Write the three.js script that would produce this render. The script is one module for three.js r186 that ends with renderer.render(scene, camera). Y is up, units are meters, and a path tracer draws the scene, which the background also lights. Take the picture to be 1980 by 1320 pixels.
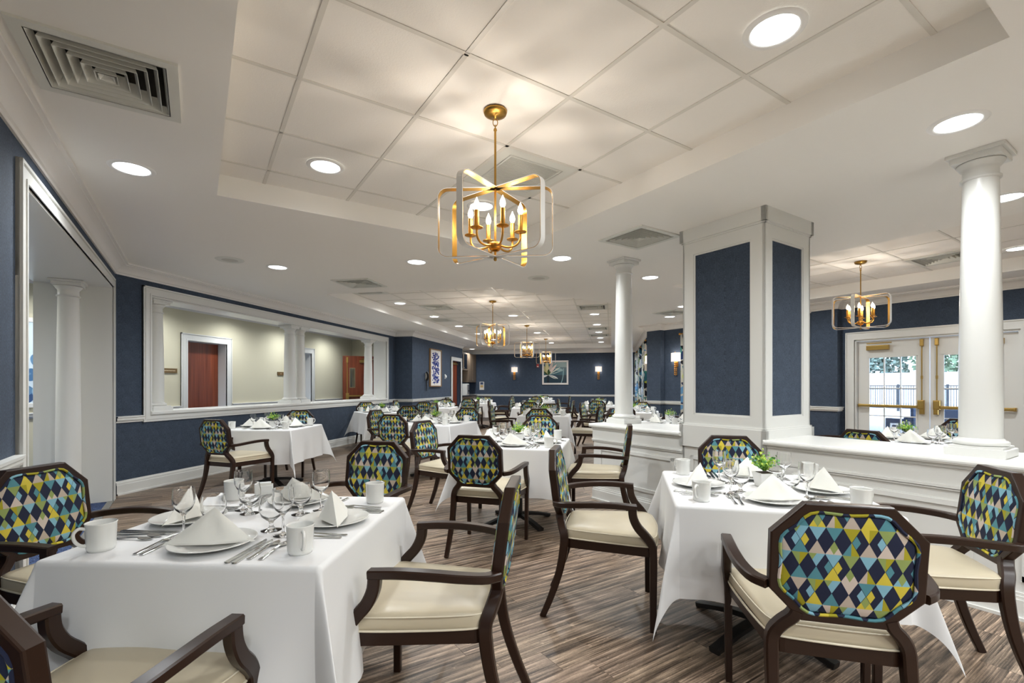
import * as THREE from 'three';
import { mergeGeometries, toCreasedNormals } from 'three/addons/utils/BufferGeometryUtils.js';
import { RectAreaLightUniformsLib } from 'three/addons/lights/RectAreaLightUniformsLib.js';

// ---------------------------------------------------------------- camera, sky, exposure
RectAreaLightUniformsLib.init();
const scene = new THREE.Scene();
const EYE = 1.295;
const camera = new THREE.PerspectiveCamera(2 * Math.atan(660 / 928) * 180 / Math.PI, 1.5, 0.05, 200);
camera.position.set(0, EYE, 0);
camera.rotation.y = 11.69 * Math.PI / 180;
camera.setViewOffset(1980, 1320, 0, -85, 1980, 1320);      // a shifted lens: the horizon lies below the middle of the frame
scene.add(camera);
scene.background = new THREE.Color().setRGB(0.95, 1.22, 1.62);   // bluish overcast daylight
const renderer = new THREE.WebGLRenderer();
renderer.toneMapping = THREE.LinearToneMapping;
renderer.toneMappingExposure = 4.0;
renderer.shadowMap.enabled = true;
const DOWN_CD = 2.25, BULB_CD = 0.062, SCONCE_CD = 0.06;   // lamp strengths
const WARM = [1.0, 0.91, 0.81], COOL = [0.94, 0.98, 1.0];

// ---------------------------------------------------------------- helpers
let seed = 12345;
const rnd = () => { seed = (seed * 1664525 + 1013904223) >>> 0; return seed / 4294967296; };
const rr = (a, b) => a + (b - a) * rnd();
const pick = (a) => a[Math.floor(rnd() * a.length) % a.length];
const R = Math.PI / 180, Q = Math.SQRT1_2;
const NF = (s, t) => [Q * (t - s), -Q * (s + t)];            // the near wing's own axes: s along its length, t across
const taken = new Map();
function numbered(n) { const k = taken.get(n) || 0; taken.set(n, k + 1); return k ? `${n}_${String(k).padStart(3, '0')}` : n; }
function shadows(o) { o.traverse((c) => { if (c.isMesh) { c.castShadow = true; c.receiveShadow = true; } }); return o; }
function clean(gs) {
  return gs.map((g) => { const h = g.index ? g.toNonIndexed() : g; for (const k of Object.keys(h.attributes)) if (!['position', 'normal', 'uv', 'color'].includes(k)) h.deleteAttribute(k); return h; });
}
function merge(gs) { return gs.length === 1 ? gs[0] : mergeGeometries(clean(gs), false); }
function part(name, gs, mat, parent) {
  const m = new THREE.Mesh(Array.isArray(gs) ? merge(gs) : gs, mat); m.name = name; m.castShadow = m.receiveShadow = true; parent.add(m); return m;
}
function thing(name, label, category, [x, y, z] = [0, 0, 0], turn = 0, group) {
  const o = new THREE.Group(); o.name = numbered(name); scene.add(o); o.position.set(x, y, z); o.rotation.y = turn;
  o.userData = { label, category }; if (group) o.userData.group = group; return o;
}
function single(name, gs, mat, label, category, pos = [0, 0, 0], turn = 0, group) {
  const m = part(numbered(name), gs, mat, scene); m.position.set(...pos); m.rotation.y = turn; m.userData = { label, category }; if (group) m.userData.group = group; return m;
}
function dup(src, pos, turn, label, group) {
  const r = src.clone(); r.name = numbered(src.name.replace(/_\d{3}$/, '')); r.userData = { ...src.userData }; scene.add(r); r.position.set(...pos); r.rotation.y = turn;
  if (label) r.userData.label = label; if (group) r.userData.group = group; return r;
}
function struct(name, gs, mat, parent = scene) {
  const m = part(parent === scene ? numbered(name) : name, gs, mat, parent); if (parent === scene) m.userData.kind = 'structure'; return m;
}
// box with uv in metres
function bx(w, h, d, x = 0, y = 0, z = 0) {
  const g = new THREE.BoxGeometry(w, h, d), uv = g.attributes.uv, s = [[d, h], [d, h], [w, d], [w, d], [w, h], [w, h]];
  for (let i = 0; i < 24; i++) { const f = s[i >> 2]; uv.setXY(i, uv.getX(i) * f[0], uv.getY(i) * f[1]); }
  g.translate(x, y, z); return g;
}
// box with small chamfers
function rb(w, h, d, c, x = 0, y = 0, z = 0) {
  const s = new THREE.Shape(); const a = w / 2 - c, b = h / 2 - c;
  s.moveTo(-a, -b); s.lineTo(a, -b); s.lineTo(a, b); s.lineTo(-a, b); s.closePath();
  const g = new THREE.ExtrudeGeometry(s, { depth: Math.max(d - 2 * c, 1e-4), bevelEnabled: true, bevelThickness: c, bevelSize: c, bevelSegments: 2, curveSegments: 2 });
  g.translate(x, y, z - d / 2 + c); return g;
}
// a wall frame: p0 -> p1 with the room on the right hand; depth > 0 is into the room
function wallFrame(p0, p1) {
  const dx = p1[0] - p0[0], dz = p1[1] - p0[1], L = Math.hypot(dx, dz), ux = dx / L, uz = dz / L, nx = -uz, nz = ux;
  const m = new THREE.Matrix4().makeBasis(new THREE.Vector3(ux, 0, uz), new THREE.Vector3(0, 1, 0), new THREE.Vector3(nx, 0, nz)); m.setPosition(p0[0], 0, p0[1]);
  return {
    L, m, turn: Math.atan2(nx, nz), n: [nx, nz], u: [ux, uz],
    at: (a, y = 0, d = 0) => [p0[0] + ux * a + nx * d, y, p0[1] + uz * a + nz * d],
    box: (a0, a1, y0, y1, d0, d1) => bx(a1 - a0, y1 - y0, Math.abs(d1 - d0), (a0 + a1) / 2, (y0 + y1) / 2, (d0 + d1) / 2).applyMatrix4(m),
    geo: (g) => g.applyMatrix4(m),
  };
}
// profile [[depth, y], ...] swept along plan points with mitred corners, the room on the right hand
function sweepPlan(pts, prof, closed = false) {
  const n = pts.length, pos = [], uv = [], idx = []; let along = 0;
  const nor = (i, j) => { const dx = pts[j][0] - pts[i][0], dz = pts[j][1] - pts[i][1], l = Math.hypot(dx, dz); return [-dz / l, dx / l]; };
  const rows = closed ? n + 1 : n;
  for (let r = 0; r < rows; r++) {
    const i = r % n; let a = (i > 0 || closed) ? nor((i - 1 + n) % n, i) : null, b = (i < n - 1 || closed) ? nor(i, (i + 1) % n) : null; a = a || b; b = b || a;
    const mx = a[0] + b[0], mz = a[1] + b[1], l2 = mx * mx + mz * mz, k = 2 / l2;
    if (r > 0) { const q = pts[(r - 1) % n]; along += Math.hypot(pts[i][0] - q[0], pts[i][1] - q[1]); }
    let v = 0; prof.forEach(([d, y], j) => { if (j) v += Math.hypot(d - prof[j - 1][0], y - prof[j - 1][1]); pos.push(pts[i][0] + mx * k * d, y, pts[i][1] + mz * k * d); uv.push(along, v); });
  }
  const m = prof.length;
  for (let r = 0; r < rows - 1; r++) for (let j = 0; j < m - 1; j++) { const a = r * m + j, b = a + 1, c = a + m, d = c + 1; idx.push(a, c, b, b, c, d); }
  const g = new THREE.BufferGeometry(); g.setAttribute('position', new THREE.Float32BufferAttribute(pos, 3)); g.setAttribute('uv', new THREE.Float32BufferAttribute(uv, 2)); g.setIndex(idx); g.computeVertexNormals();
  return toCreasedNormals(g, 0.5);
}
// chamfered bar swept along a smooth path; w across, h along "up"
function bar(pts, w, h, up = [0, 1, 0], steps = 14, smooth = true, taper) {
  const P = pts.map((p) => new THREE.Vector3(...p)); const curve = smooth ? new THREE.CatmullRomCurve3(P, false, 'centripetal') : null;
  const path = []; if (smooth) for (let i = 0; i <= steps; i++) path.push(curve.getPoint(i / steps)); else path.push(...P);
  const n = path.length, U = new THREE.Vector3(...up), pos = [], idx = [];
  for (let i = 0; i < n; i++) {
    const T = new THREE.Vector3().subVectors(path[Math.min(n - 1, i + 1)], path[Math.max(0, i - 1)]).normalize();
    const S = new THREE.Vector3().crossVectors(T, U).normalize(), V = new THREE.Vector3().crossVectors(S, T);
    const k = taper ? taper(i / (n - 1)) : 1, a = w / 2 * k, b = h / 2 * k, c = Math.min(a, b) * 0.3;
    for (const [p, q] of [[a, b - c], [a - c, b], [c - a, b], [-a, b - c], [-a, c - b], [c - a, -b], [a - c, -b], [a, c - b]])
      pos.push(path[i].x + S.x * p + V.x * q, path[i].y + S.y * p + V.y * q, path[i].z + S.z * p + V.z * q);
  }
  for (let i = 0; i < n - 1; i++) for (let j = 0; j < 8; j++) { const a = i * 8 + j, b = i * 8 + (j + 1) % 8; idx.push(a, b, a + 8, b, b + 8, a + 8); }
  for (let j = 1; j < 7; j++) { idx.push(0, j + 1, j); const e = (n - 1) * 8; idx.push(e, e + j, e + j + 1); }
  const g = new THREE.BufferGeometry(); g.setAttribute('position', new THREE.Float32BufferAttribute(pos, 3)); g.setIndex(idx); g.computeVertexNormals();
  const o = toCreasedNormals(g, 0.6); o.setAttribute('uv', new THREE.Float32BufferAttribute(new Float32Array(o.attributes.position.count * 2), 2)); return o;
}
function lathe(prof, seg = 20) { return new THREE.LatheGeometry(prof.map(([r, y]) => new THREE.Vector2(Math.max(r, 1e-4), y)), seg); }
function tube(pts, r, seg = 16, rad = 8, closed = false) { return new THREE.TubeGeometry(new THREE.CatmullRomCurve3(pts.map((p) => new THREE.Vector3(...p)), closed, 'centripetal'), seg, r, rad, closed); }
function slab(pts, holes, y0, y1) {   // plan polygon with holes, between two heights
  const s = new THREE.Shape(pts.map(([x, z]) => new THREE.Vector2(x, -z)));
  for (const h of holes) s.holes.push(new THREE.Path(h.map(([x, z]) => new THREE.Vector2(x, -z))));
  const g = new THREE.ExtrudeGeometry(s, { depth: y1 - y0, bevelEnabled: false }); g.rotateX(-Math.PI / 2); g.translate(0, y0, 0); return g;
}
function canvasTex(w, h, draw, repeatX = 1, repeatY = 1, srgb = true) {
  const c = document.createElement('canvas'); c.width = w; c.height = h; const x = c.getContext('2d'); draw(x, w, h);
  const t = new THREE.CanvasTexture(c); t.wrapS = t.wrapT = THREE.RepeatWrapping; t.repeat.set(repeatX, repeatY); if (srgb) t.colorSpace = THREE.SRGBColorSpace; return t;
}
function dataTex(w, h, f, repeatX = 1, repeatY = 1, srgb = true) {
  const d = new Uint8Array(w * h * 4);
  for (let y = 0; y < h; y++) for (let x = 0; x < w; x++) { const c = f(x, y), i = (y * w + x) * 4; d[i] = Math.max(0, Math.min(255, c[0])); d[i + 1] = Math.max(0, Math.min(255, c[1])); d[i + 2] = Math.max(0, Math.min(255, c[2])); d[i + 3] = 255; }
  const t = new THREE.DataTexture(d, w, h); t.wrapS = t.wrapT = THREE.RepeatWrapping; t.magFilter = THREE.LinearFilter; t.repeat.set(repeatX, repeatY); if (srgb) t.colorSpace = THREE.SRGBColorSpace; t.needsUpdate = true; return t;
}
// smooth periodic noise
function noise1(n, s) { const a = []; let q = s >>> 0; for (let i = 0; i < n; i++) { q = (q * 1664525 + 1013904223) >>> 0; a.push(q / 4294967296); } return (x) => { x = ((x % n) + n) % n; const i = Math.floor(x), f = x - i, u = f * f * (3 - 2 * f); return a[i] * (1 - u) + a[(i + 1) % n] * u; }; }
function noise2(n, m, s) { const rows = []; for (let j = 0; j < m; j++) rows.push(noise1(n, s + j * 7919)); return (x, y) => { y = ((y % m) + m) % m; const j = Math.floor(y), f = y - j, u = f * f * (3 - 2 * f); return rows[j](x) * (1 - u) + rows[(j + 1) % m](x) * u; }; }

// ---------------------------------------------------------------- materials
const std = (hex, roughness = 0.6, metalness = 0, extra = {}) => new THREE.MeshStandardMaterial({ color: hex, roughness, metalness, ...extra });
const linenTex = (() => {
  const hN = noise2(90, 512, 11), vN = noise2(512, 40, 23), c1 = noise2(12, 12, 5), f1 = noise2(512, 512, 77);
  return dataTex(512, 512, (x, y) => {
    const v = 0.8 * (hN(x * 90 / 512, y) - 0.5) + 0.6 * (vN(x, y * 40 / 512) - 0.5) + 0.35 * (f1(x, y) - 0.5) + 0.22 * (c1(x * 12 / 512, y * 12 / 512) - 0.5);
    return [57 + 34 * v, 69 + 38 * v, 86 + 42 * v];
  }, 1 / 0.55, 1 / 0.55);
})();
const tileBump = (() => { const a = noise2(256, 256, 3), b = noise2(64, 64, 9); return dataTex(256, 256, (x, y) => { const v = 150 + 90 * (a(x, y) - 0.5) + 60 * (b(x / 4, y / 4) - 0.5); return [v, v, v]; }, 1 / 0.4, 1 / 0.4, false); })();
const plankTex = (() => {
  const s1 = noise2(4, 128, 31), s2 = noise2(12, 256, 57), s3 = noise2(3, 40, 91), s4 = noise2(40, 256, 13), f1 = noise2(300, 256, 41), s5 = noise2(7, 512, 71);
  return dataTex(1024, 512, (x, y) => {
    const u = x / 1024, q = y / 512;
    let v = 0.62 * (s1(u * 4, q * 128) - 0.5) + 0.5 * (s2(u * 12, q * 256) - 0.5) + 0.75 * (s3(u * 3, q * 40) - 0.5) + 0.16 * (f1(u * 300, q * 256) - 0.5) + 0.4 * (s5(u * 7, y) - 0.5);
    const k = s4(u * 40, q * 256); if (k > 0.88) v += 0.30; if (k < 0.09) v -= 0.26;
    return [124 + 118 * v, 106 + 107 * v, 90 + 95 * v];
  }, 1 / 1.22, 1 / 0.68);
})();
const carpetTex = (() => { const a = noise2(256, 128, 3), b = noise2(60, 256, 8); return dataTex(256, 256, (x, y) => { const v = a(x, y / 2) * 0.5 + b(x * 60 / 256, y) * 0.7; return v > 0.72 ? [88, 112, 150] : v < 0.42 ? [14, 22, 52] : [30, 48, 92]; }, 1 / 0.6, 1 / 0.6); })();
const woodTex = (() => { const a = noise2(160, 6, 3), b = noise2(30, 4, 8), c = noise2(256, 512, 5); return dataTex(256, 512, (x, y) => { const v = 0.5 * (a(x * 160 / 256, y * 6 / 512) - 0.5) + 0.5 * (b(x * 30 / 256, y * 4 / 512) - 0.5) + 0.1 * (c(x, y) - 0.5); return [118 + 50 * v, 56 + 34 * v, 32 + 24 * v]; }, 1 / 0.9, 1 / 2.1); })();
const M = {
  navy: std(0xffffff, 0.85, 0, { map: linenTex }),
  white: std(0xdfdfdb, 0.32), whiteMatt: std(0xe6e3df, 0.5),
  ceiling: std(0xf3f0ea, 0.8), tile: std(0xf1ede6, 0.9, 0, { bumpMap: tileBump, bumpScale: 0.0012 }), grid: std(0xdcd8cf, 0.45),
  cream: std(0xd3cdb4, 0.75), floorBase: std(0x4a4038, 0.7),
  plank: std(0xffffff, 0.42, 0, { map: plankTex, vertexColors: true }), carpet: std(0xffffff, 0.95, 0, { map: carpetTex }),
  wood: std(0xffffff, 0.35, 0, { map: woodTex }), chairWood: new THREE.MeshPhysicalMaterial({ color: 0x2b1a11, roughness: 0.3, clearcoat: 0.0, specularIntensity: 0.7, clearcoatRoughness: 0.15 }),
  vinyl: std(0xc5b9a0, 0.36), welt: std(0xd9cfb8, 0.4), cloth: std(0xe3e3e3, 0.85, 0, { side: THREE.DoubleSide }),
  napkin: std(0xe8e7e0, 0.9, 0, { side: THREE.DoubleSide }), china: new THREE.MeshPhysicalMaterial({ color: 0xe2e2de, roughness: 0.14, clearcoat: 0.5, clearcoatRoughness: 0.05 }),
  glass: new THREE.MeshPhysicalMaterial({ color: 0xffffff, roughness: 0.0, transmission: 1, thickness: 0.003, ior: 1.48 }),
  pane: new THREE.MeshPhysicalMaterial({ color: 0xffffff, roughness: 0.0, transmission: 1, thickness: 0, ior: 1.45 }),
  steel: std(0xc9c9c6, 0.16, 1), black: std(0x151312, 0.45), dark: std(0x0b0b0b, 0.8),
  gold: std(0xb98f47, 0.32, 1), brass: std(0xc6a662, 0.3, 1), goldLeaf: std(0xc7924a, 0.4, 1), bandWhite: std(0xf0efec, 0.35),
  vent: std(0xdcdcd4, 0.5), bronze: std(0x5e4a2c, 0.4, 0.3), cabinet: std(0x6d5d4c, 0.5), alu: std(0xa9a8a4, 0.35, 0.9),
  leaf: std(0x7fae3f, 0.6, 0, { side: THREE.DoubleSide }), leaf2: std(0xb9cf52, 0.6, 0, { side: THREE.DoubleSide }), leaf3: std(0x4f8a3c, 0.6, 0, { side: THREE.DoubleSide }),
  lens: new THREE.MeshStandardMaterial({ color: 0xffffff, emissive: new THREE.Color().setRGB(...COOL), emissiveIntensity: 1.6, roughness: 0.6 }),
  bulb: new THREE.MeshStandardMaterial({ color: 0xffffff, emissive: new THREE.Color().setRGB(1, 0.86, 0.66), emissiveIntensity: 2.5, roughness: 0.4 }),
  shade: new THREE.MeshStandardMaterial({ color: 0xffffff, emissive: new THREE.Color().setRGB(1, 0.78, 0.62), emissiveIntensity: 0.17, roughness: 0.8, side: THREE.DoubleSide }),
  concrete: std(0xb9bcc0, 0.9), fence: std(0xf2f4f6, 0.6), iron: std(0x2b2f36, 0.5), foliage: std(0x4d6350, 0.9),
};
// ---------------------------------------------------------------- the room's plan
const SB = -5.2, CE = 2.74, TR = 2.90, ZW = 3.06;   // soffit, tile ceiling, top of the walls
const A0 = NF(SB, -0.8), A1 = [-5.70, -4.569], A2 = [-5.70, -12.0], A3 = [-5.20, -12.0], A4 = [-5.20, -16.4], A5 = [-5.95, -16.4], A6 = [-5.95, -19.5], A7 = [0.95, -19.5], A8 = NF(7.98, 9.3), A9 = NF(SB, 9.3);
A8[0] = 0.95; A8[1] = 0.95 - 9.3 / Q;
const ROOM = [A0, A1, A2, A3, A4, A5, A6, A7, A8, A9];
const W = { near: wallFrame(A0, A1), left: wallFrame(A1, A2), step: wallFrame(A2, A3), phone: wallFrame(A3, A4), ret: wallFrame(A4, A5), cab: wallFrame(A5, A6), far: wallFrame(A6, A7), wing: wallFrame(A7, A8), door: wallFrame(A8, A9), back: wallFrame(A9, A0) };
const HX = -7.60;                                                // the hall's wall
const hallW = wallFrame([HX, -2.79], [HX, -13.1]), hallDiag = wallFrame(NF(0.8, -3.4), [HX, -2.79]), hallEnd = wallFrame([HX, -13.1], [-6.02, -13.1]), hallCap = wallFrame(NF(0.8, -1.42), NF(0.8, -3.4));
const sA = (s) => s - SB, sD = (s) => W.door.L - (s - SB);     // s -> distance along the near wall / the door wall

// ---- trays in the ceiling
const T1c = [NF(0.53, 0.13), NF(4.28, 0.13), NF(4.28, 2.82), NF(0.53, 2.82)];
const T2c = [[-4.43, -6.85], [-4.43, -18.6], [0.0, -18.6], [0.0, -8.6], [-1.75, -6.85]];
const T3c = [NF(0.7, 5.77), NF(4.56, 5.77), NF(4.56, 8.6), NF(0.7, 8.6)];
const VENTS = [[NF(2.91, -0.35), 45], [NF(3.24, 3.62), 45], [[-3.48, -6.2], 0], [NF(6.2, 7.88), 45]];   // openings for the soffit diffusers
const ventHole = ([c, a]) => [[-1, -1], [1, -1], [1, 1], [-1, 1]].map(([i, j]) => { const h = 0.236, t = a * R; return [c[0] + h * (i * Math.cos(t) + j * Math.sin(t)), c[1] + h * (-i * Math.sin(t) + j * Math.cos(t))]; });
struct('ceiling', slab(ROOM, [T1c, T2c, T3c, ...VENTS.map(ventHole)], CE, ZW), M.ceiling);
struct('ceiling', slab([NF(0.8, -0.8), NF(0.8, -3.4), [HX, -2.79], [HX, -13.1], [-5.7, -13.1], A1], [], CE, ZW), M.ceiling);

// clip polygon P (any) by convex polygon C, both [x, z]
function clip(P, C) {
  let out = P; const n = C.length; let area = 0; for (let i = 0; i < n; i++) { const a = C[i], b = C[(i + 1) % n]; area += a[0] * b[1] - b[0] * a[1]; } const sg = area > 0 ? 1 : -1;
  for (let i = 0; i < n && out.length; i++) {
    const a = C[i], b = C[(i + 1) % n], side = (p) => sg * ((b[0] - a[0]) * (p[1] - a[1]) - (b[1] - a[1]) * (p[0] - a[0])), inn = out; out = [];
    for (let j = 0; j < inn.length; j++) { const p = inn[j], q = inn[(j + 1) % inn.length], sp = side(p), sq = side(q); if (sp >= 0) out.push(p); if ((sp >= 0) !== (sq >= 0)) { const t = sp / (sp - sq); out.push([p[0] + t * (q[0] - p[0]), p[1] + t * (q[1] - p[1])]); } }
  }
  return out;
}
const areaOf = (P) => { let s = 0; for (let i = 0; i < P.length; i++) { const a = P[i], b = P[(i + 1) % P.length]; s += a[0] * b[1] - b[0] * a[1]; } return Math.abs(s) / 2; };
function planUV(g, c = 0, sn = 0) { const p = g.attributes.position, uv = g.attributes.uv; for (let i = 0; i < p.count; i++) uv.setXY(i, p.getX(i), p.getZ(i)); return g; }
// ceiling tiles, each on its own, lying on a grid of bars
function tiles(poly, map, us, vs, open = []) {
  const holder = new THREE.Group(); holder.name = numbered('ceiling'); holder.userData.kind = 'structure'; scene.add(holder);
  const bars = [], w = 0.012;
  for (let i = 0; i < us.length - 1; i++) for (let j = 0; j < vs.length - 1; j++) {
    if (open.some(([u, v]) => u > us[i] && u < us[i + 1] && v > vs[j] && v < vs[j + 1])) continue;
    const c = clip(poly, [[us[i] + w, vs[j] + w], [us[i + 1] - w, vs[j] + w], [us[i + 1] - w, vs[j + 1] - w], [us[i] + w, vs[j + 1] - w]].map((p) => map(...p)));
    if (c.length > 2 && areaOf(c) > 0.002) { const g = planUV(slab(c, [], TR + 0.004, TR + 0.02)); part('tile', g, M.tile, holder); }
  }
  const strip = (a, b) => { const c = clip(poly, [[a[0], a[1]], [b[0], a[1]], [b[0], b[1]], [a[0], b[1]]].map((p) => map(...p))); if (c.length > 2 && areaOf(c) > 1e-4) bars.push(slab(c, [], TR, TR + 0.03)); };
  for (const u of us) strip([u - w, vs[0]], [u + w, vs[vs.length - 1]]);
  for (const v of vs) strip([us[0], v - w + 0.0002], [us[us.length - 1], v + w - 0.0002]);
  part('ceiling_grid', bars, M.grid, holder);
}
const range = (a, b, st) => { const o = []; for (let v = a; v < b + st; v += st) o.push(v); return o; };
const mid = (a, v) => { for (let i = 0; i < a.length - 1; i++) if (v > a[i] && v <= a[i + 1]) return (a[i] + a[i + 1]) / 2; return v; };
const U1 = range(0.13, 4.3, 0.645), V1 = range(-0.195, 2.9, 0.645), U2 = range(-4.41, 0.1, 0.62), V2 = range(-18.97, -6.8, 0.62), U3 = range(0.45, 4.6, 0.645), V3 = range(4.97, 8.7, 0.645);
const cells1 = [[3.03, 2.06]].map(([u, v]) => [mid(U1, u), mid(V1, v)]), cells2 = [[-3.48, -9.4], [-3.48, -12.3], [-0.38, -10.0], [-0.38, -13.6], [-0.38, -15.6], [-4.1, -7.4], [-4.1, -11.3]].map(([u, v]) => [mid(U2, u), mid(V2, v)]), cells3 = [[2.06, 7.87]].map(([u, v]) => [mid(U3, u), mid(V3, v)]);
tiles(T1c, NF, U1, V1, cells1);
tiles(T2c, (u, v) => [u, v], U2, V2, cells2);
tiles(T3c, NF, U3, V3, cells3);
const ceilingTop = struct('ceiling', slab([[-9.5, 5.6], [-9.5, -20.2], [12, -20.2], [12, 5.6]], [...VENTS, [NF(...cells1[0]), 45], ...cells2.map((c) => [c, 0]), [NF(...cells3[0]), 45]].map(ventHole), ZW, ZW + 0.12), M.ceiling);   // the deck above, pierced by the air ducts

// ---- floor of planks laid along t
const floor = new THREE.Group(); floor.name = 'floor'; floor.userData.kind = 'structure'; scene.add(floor);
part('subfloor', slab(ROOM, [], -0.12, -0.004), M.floorBase, floor);
{
  const pw = 0.17, pl = 1.22, gap = 0.0016, th = 0.004, variants = [], tone = () => { const v = rr(0.74, 1.14); return [v * rr(0.97, 1.03), v, v * rr(0.96, 1.02)]; };
  const colour = (g, c) => { const n = g.attributes.position.count, a = new Float32Array(n * 3); for (let i = 0; i < n; i++) a.set(c, i * 3); g.setAttribute('color', new THREE.BufferAttribute(a, 3)); return g; };
  for (let i = 0; i < 16; i++) {
    const g = bx(pl - gap, th, pw - gap), uv = g.attributes.uv, ox = rnd() * 1.2, oy = rnd() * 0.5; for (let k = 0; k < uv.count; k++) uv.setXY(k, uv.getX(k) + ox, uv.getY(k) + oy);
    variants.push(colour(g, tone()));
  }
  const items = [];
  const turn = Math.atan2(Q, Q);                                  // local x -> direction of t
  for (let i = -30; i < 100; i++) {
    const s0 = -1.87 + i * pw, off = rnd() * pl;
    for (let j = -2; j < 14; j++) {
      const t0 = -3 + off + j * pl; const quad = [[s0, t0], [s0 + pw, t0], [s0 + pw, t0 + pl], [s0, t0 + pl]].map((p) => NF(...p));
      const c = clip(ROOM, quad), ar = areaOf(c); if (c.length < 3 || ar < 0.001) continue;
      const mid = NF(s0 + pw / 2, t0 + pl / 2), full = ar > pw * pl * 0.9995;
      const fx = -Math.sin(11.69 * R) * mid[0] - Math.cos(11.69 * R) * mid[1], rx = Math.cos(11.69 * R) * mid[0] - Math.sin(11.69 * R) * mid[1];
      const seen = fx > 0.8 && Math.abs(rx / fx) < 1.25;
      items.push({ c, mid, full, key: seen ? fx : 1000 + Math.hypot(...mid) });
    }
  }
  items.sort((a, b) => a.key - b.key);
  const rest = [];
  items.forEach((it, i) => {
    const g = it.full ? variants[i % 16] : (() => { const q = slab(it.c, [], -th, 0); const p = q.attributes.position, uv = q.attributes.uv, o = rnd() * 3; for (let k = 0; k < p.count; k++) uv.setXY(k, (p.getX(k) - p.getZ(k)) * Q + o, (-p.getX(k) - p.getZ(k)) * Q + o); q.translate(0, 0, 0); return colour(q, tone()); })();
    if (i < 290) { const m = part('plank', g, M.plank, floor); if (it.full) { m.position.set(it.mid[0], -th / 2, it.mid[1]); m.rotation.y = turn; } }
    else { const q = it.full ? g.clone().rotateY(turn).translate(it.mid[0], -th / 2, it.mid[1]) : g; rest.push(q); }
  });
  const m = part('plank_field', rest, M.plank, floor); m.userData.kind = 'stuff';
}
struct('floor', planUV(slab([NF(0.8, -0.8), NF(0.8, -3.4), [HX, -2.79], [HX, -13.1], [-5.7, -13.1], A1], [], -0.12, 0)), M.carpet);
part('threshold_strip', [wallFrame(NF(3.67, -0.8), NF(6.94, -0.8)).box(0, 3.27, 0, 0.006, -0.03, 0.03)], M.alu, floor);

// ---- walls
struct('wall_left', [W.near.box(-0.7, sA(3.66), 0, ZW, -0.62, 0), W.near.box(sA(6.95), W.near.L, 0, ZW, -0.62, 0), W.near.box(sA(3.66), sA(6.95), 2.40, ZW, -0.62, 0)], M.navy);
struct('wall_left', [W.left.box(0, 0.44, 0, ZW, -0.32, 0), W.left.box(6.90, W.left.L + 0.0, 0, ZW, -0.32, 0), W.left.box(0.44, 6.90, 0, 0.93, -0.32, 0), W.left.box(0.44, 6.90, 2.43, ZW, -0.32, 0)], M.navy);
struct('wall_left', [W.step.box(-0.32, W.step.L - 0.002, 0, ZW, -0.3, 0)], M.navy);
struct('wall_left', [W.phone.box(0.002, 3.25, 0, ZW, -0.3, 0), W.phone.box(4.15, 4.4, 0, ZW, -0.3, 0), W.phone.box(3.25, 4.15, 2.13, ZW, -0.3, 0)], M.navy);
struct('wall_left', [W.ret.box(0.3, 0.75, 0, ZW, -0.15, 0)], M.navy);
struct('wall_left', [W.cab.box(0, W.cab.L, 0, ZW, -0.2, 0)], M.navy);
struct('wall_far', [W.far.box(-0.2, W.far.L + 0.2, 0, ZW, -0.2, 0)], M.navy);
const wingA = (z) => z + 19.5;
struct('wall_right', [W.wing.box(0, wingA(-17.9), 0, ZW, -0.2, 0), W.wing.box(wingA(-13.1), W.wing.L, 0, ZW, -0.2, 0), W.wing.box(wingA(-17.9), wingA(-13.1), 0, 0.75, -0.2, 0), W.wing.box(wingA(-17.9), wingA(-13.1), 2.30, ZW, -0.2, 0)], M.navy);
struct('wall_right', [W.door.box(-0.1, sD(6.7), 0, ZW, -0.22, 0), W.door.box(sD(4.95), sD(3.6), 0, ZW, -0.22, 0), W.door.box(sD(1.64), W.door.L, 0, ZW, -0.22, 0), W.door.box(sD(6.7), sD(4.95), 0, 0.75, -0.22, 0), W.door.box(sD(6.7), sD(4.95), 2.30, ZW, -0.22, 0), W.door.box(sD(3.6), sD(1.64), 2.06, ZW, -0.22, 0),
  W.door.box(sD(7.97), sD(7.56), 0, CE, 0, 0.13), W.door.box(sD(4.22), sD(3.80), 0, CE, 0, 0.15)], M.navy);
struct('wall_back', [W.back.box(-0.2, W.back.L + 0.2, 0, ZW, -0.2, 0)], M.cream);  // unseen wall, cream chosen to bounce light back towards the foreground
// the hall behind the openings
struct('wall_hall', [hallW.box(0, 4.596, 0, ZW, -0.2, 0), hallW.box(5.51, 7.40, 0, ZW, -0.2, 0), hallW.box(8.30, hallW.L + 0.2, 0, ZW, -0.2, 0), hallW.box(4.596, 5.51, 2.12, ZW, -0.2, 0), hallW.box(7.40, 8.30, 2.12, ZW, -0.2, 0), hallW.box(4.5, 5.6, 0, 2.3, -0.55, -0.5), hallW.box(7.3, 8.4, 0, 2.3, -0.55, -0.5)], M.cream);
struct('wall_hall', [hallDiag.box(0, hallDiag.L + 0.1, 0, ZW, -0.2, 0)], M.cream);
struct('wall_hall', [hallEnd.box(0, hallEnd.L + 0.3, 0, ZW, -0.2, 0)], M.cream);
struct('wall_hall', [hallCap.box(0, hallCap.L + 0.2, 0, ZW, -0.2, 0)], M.cream);
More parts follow.
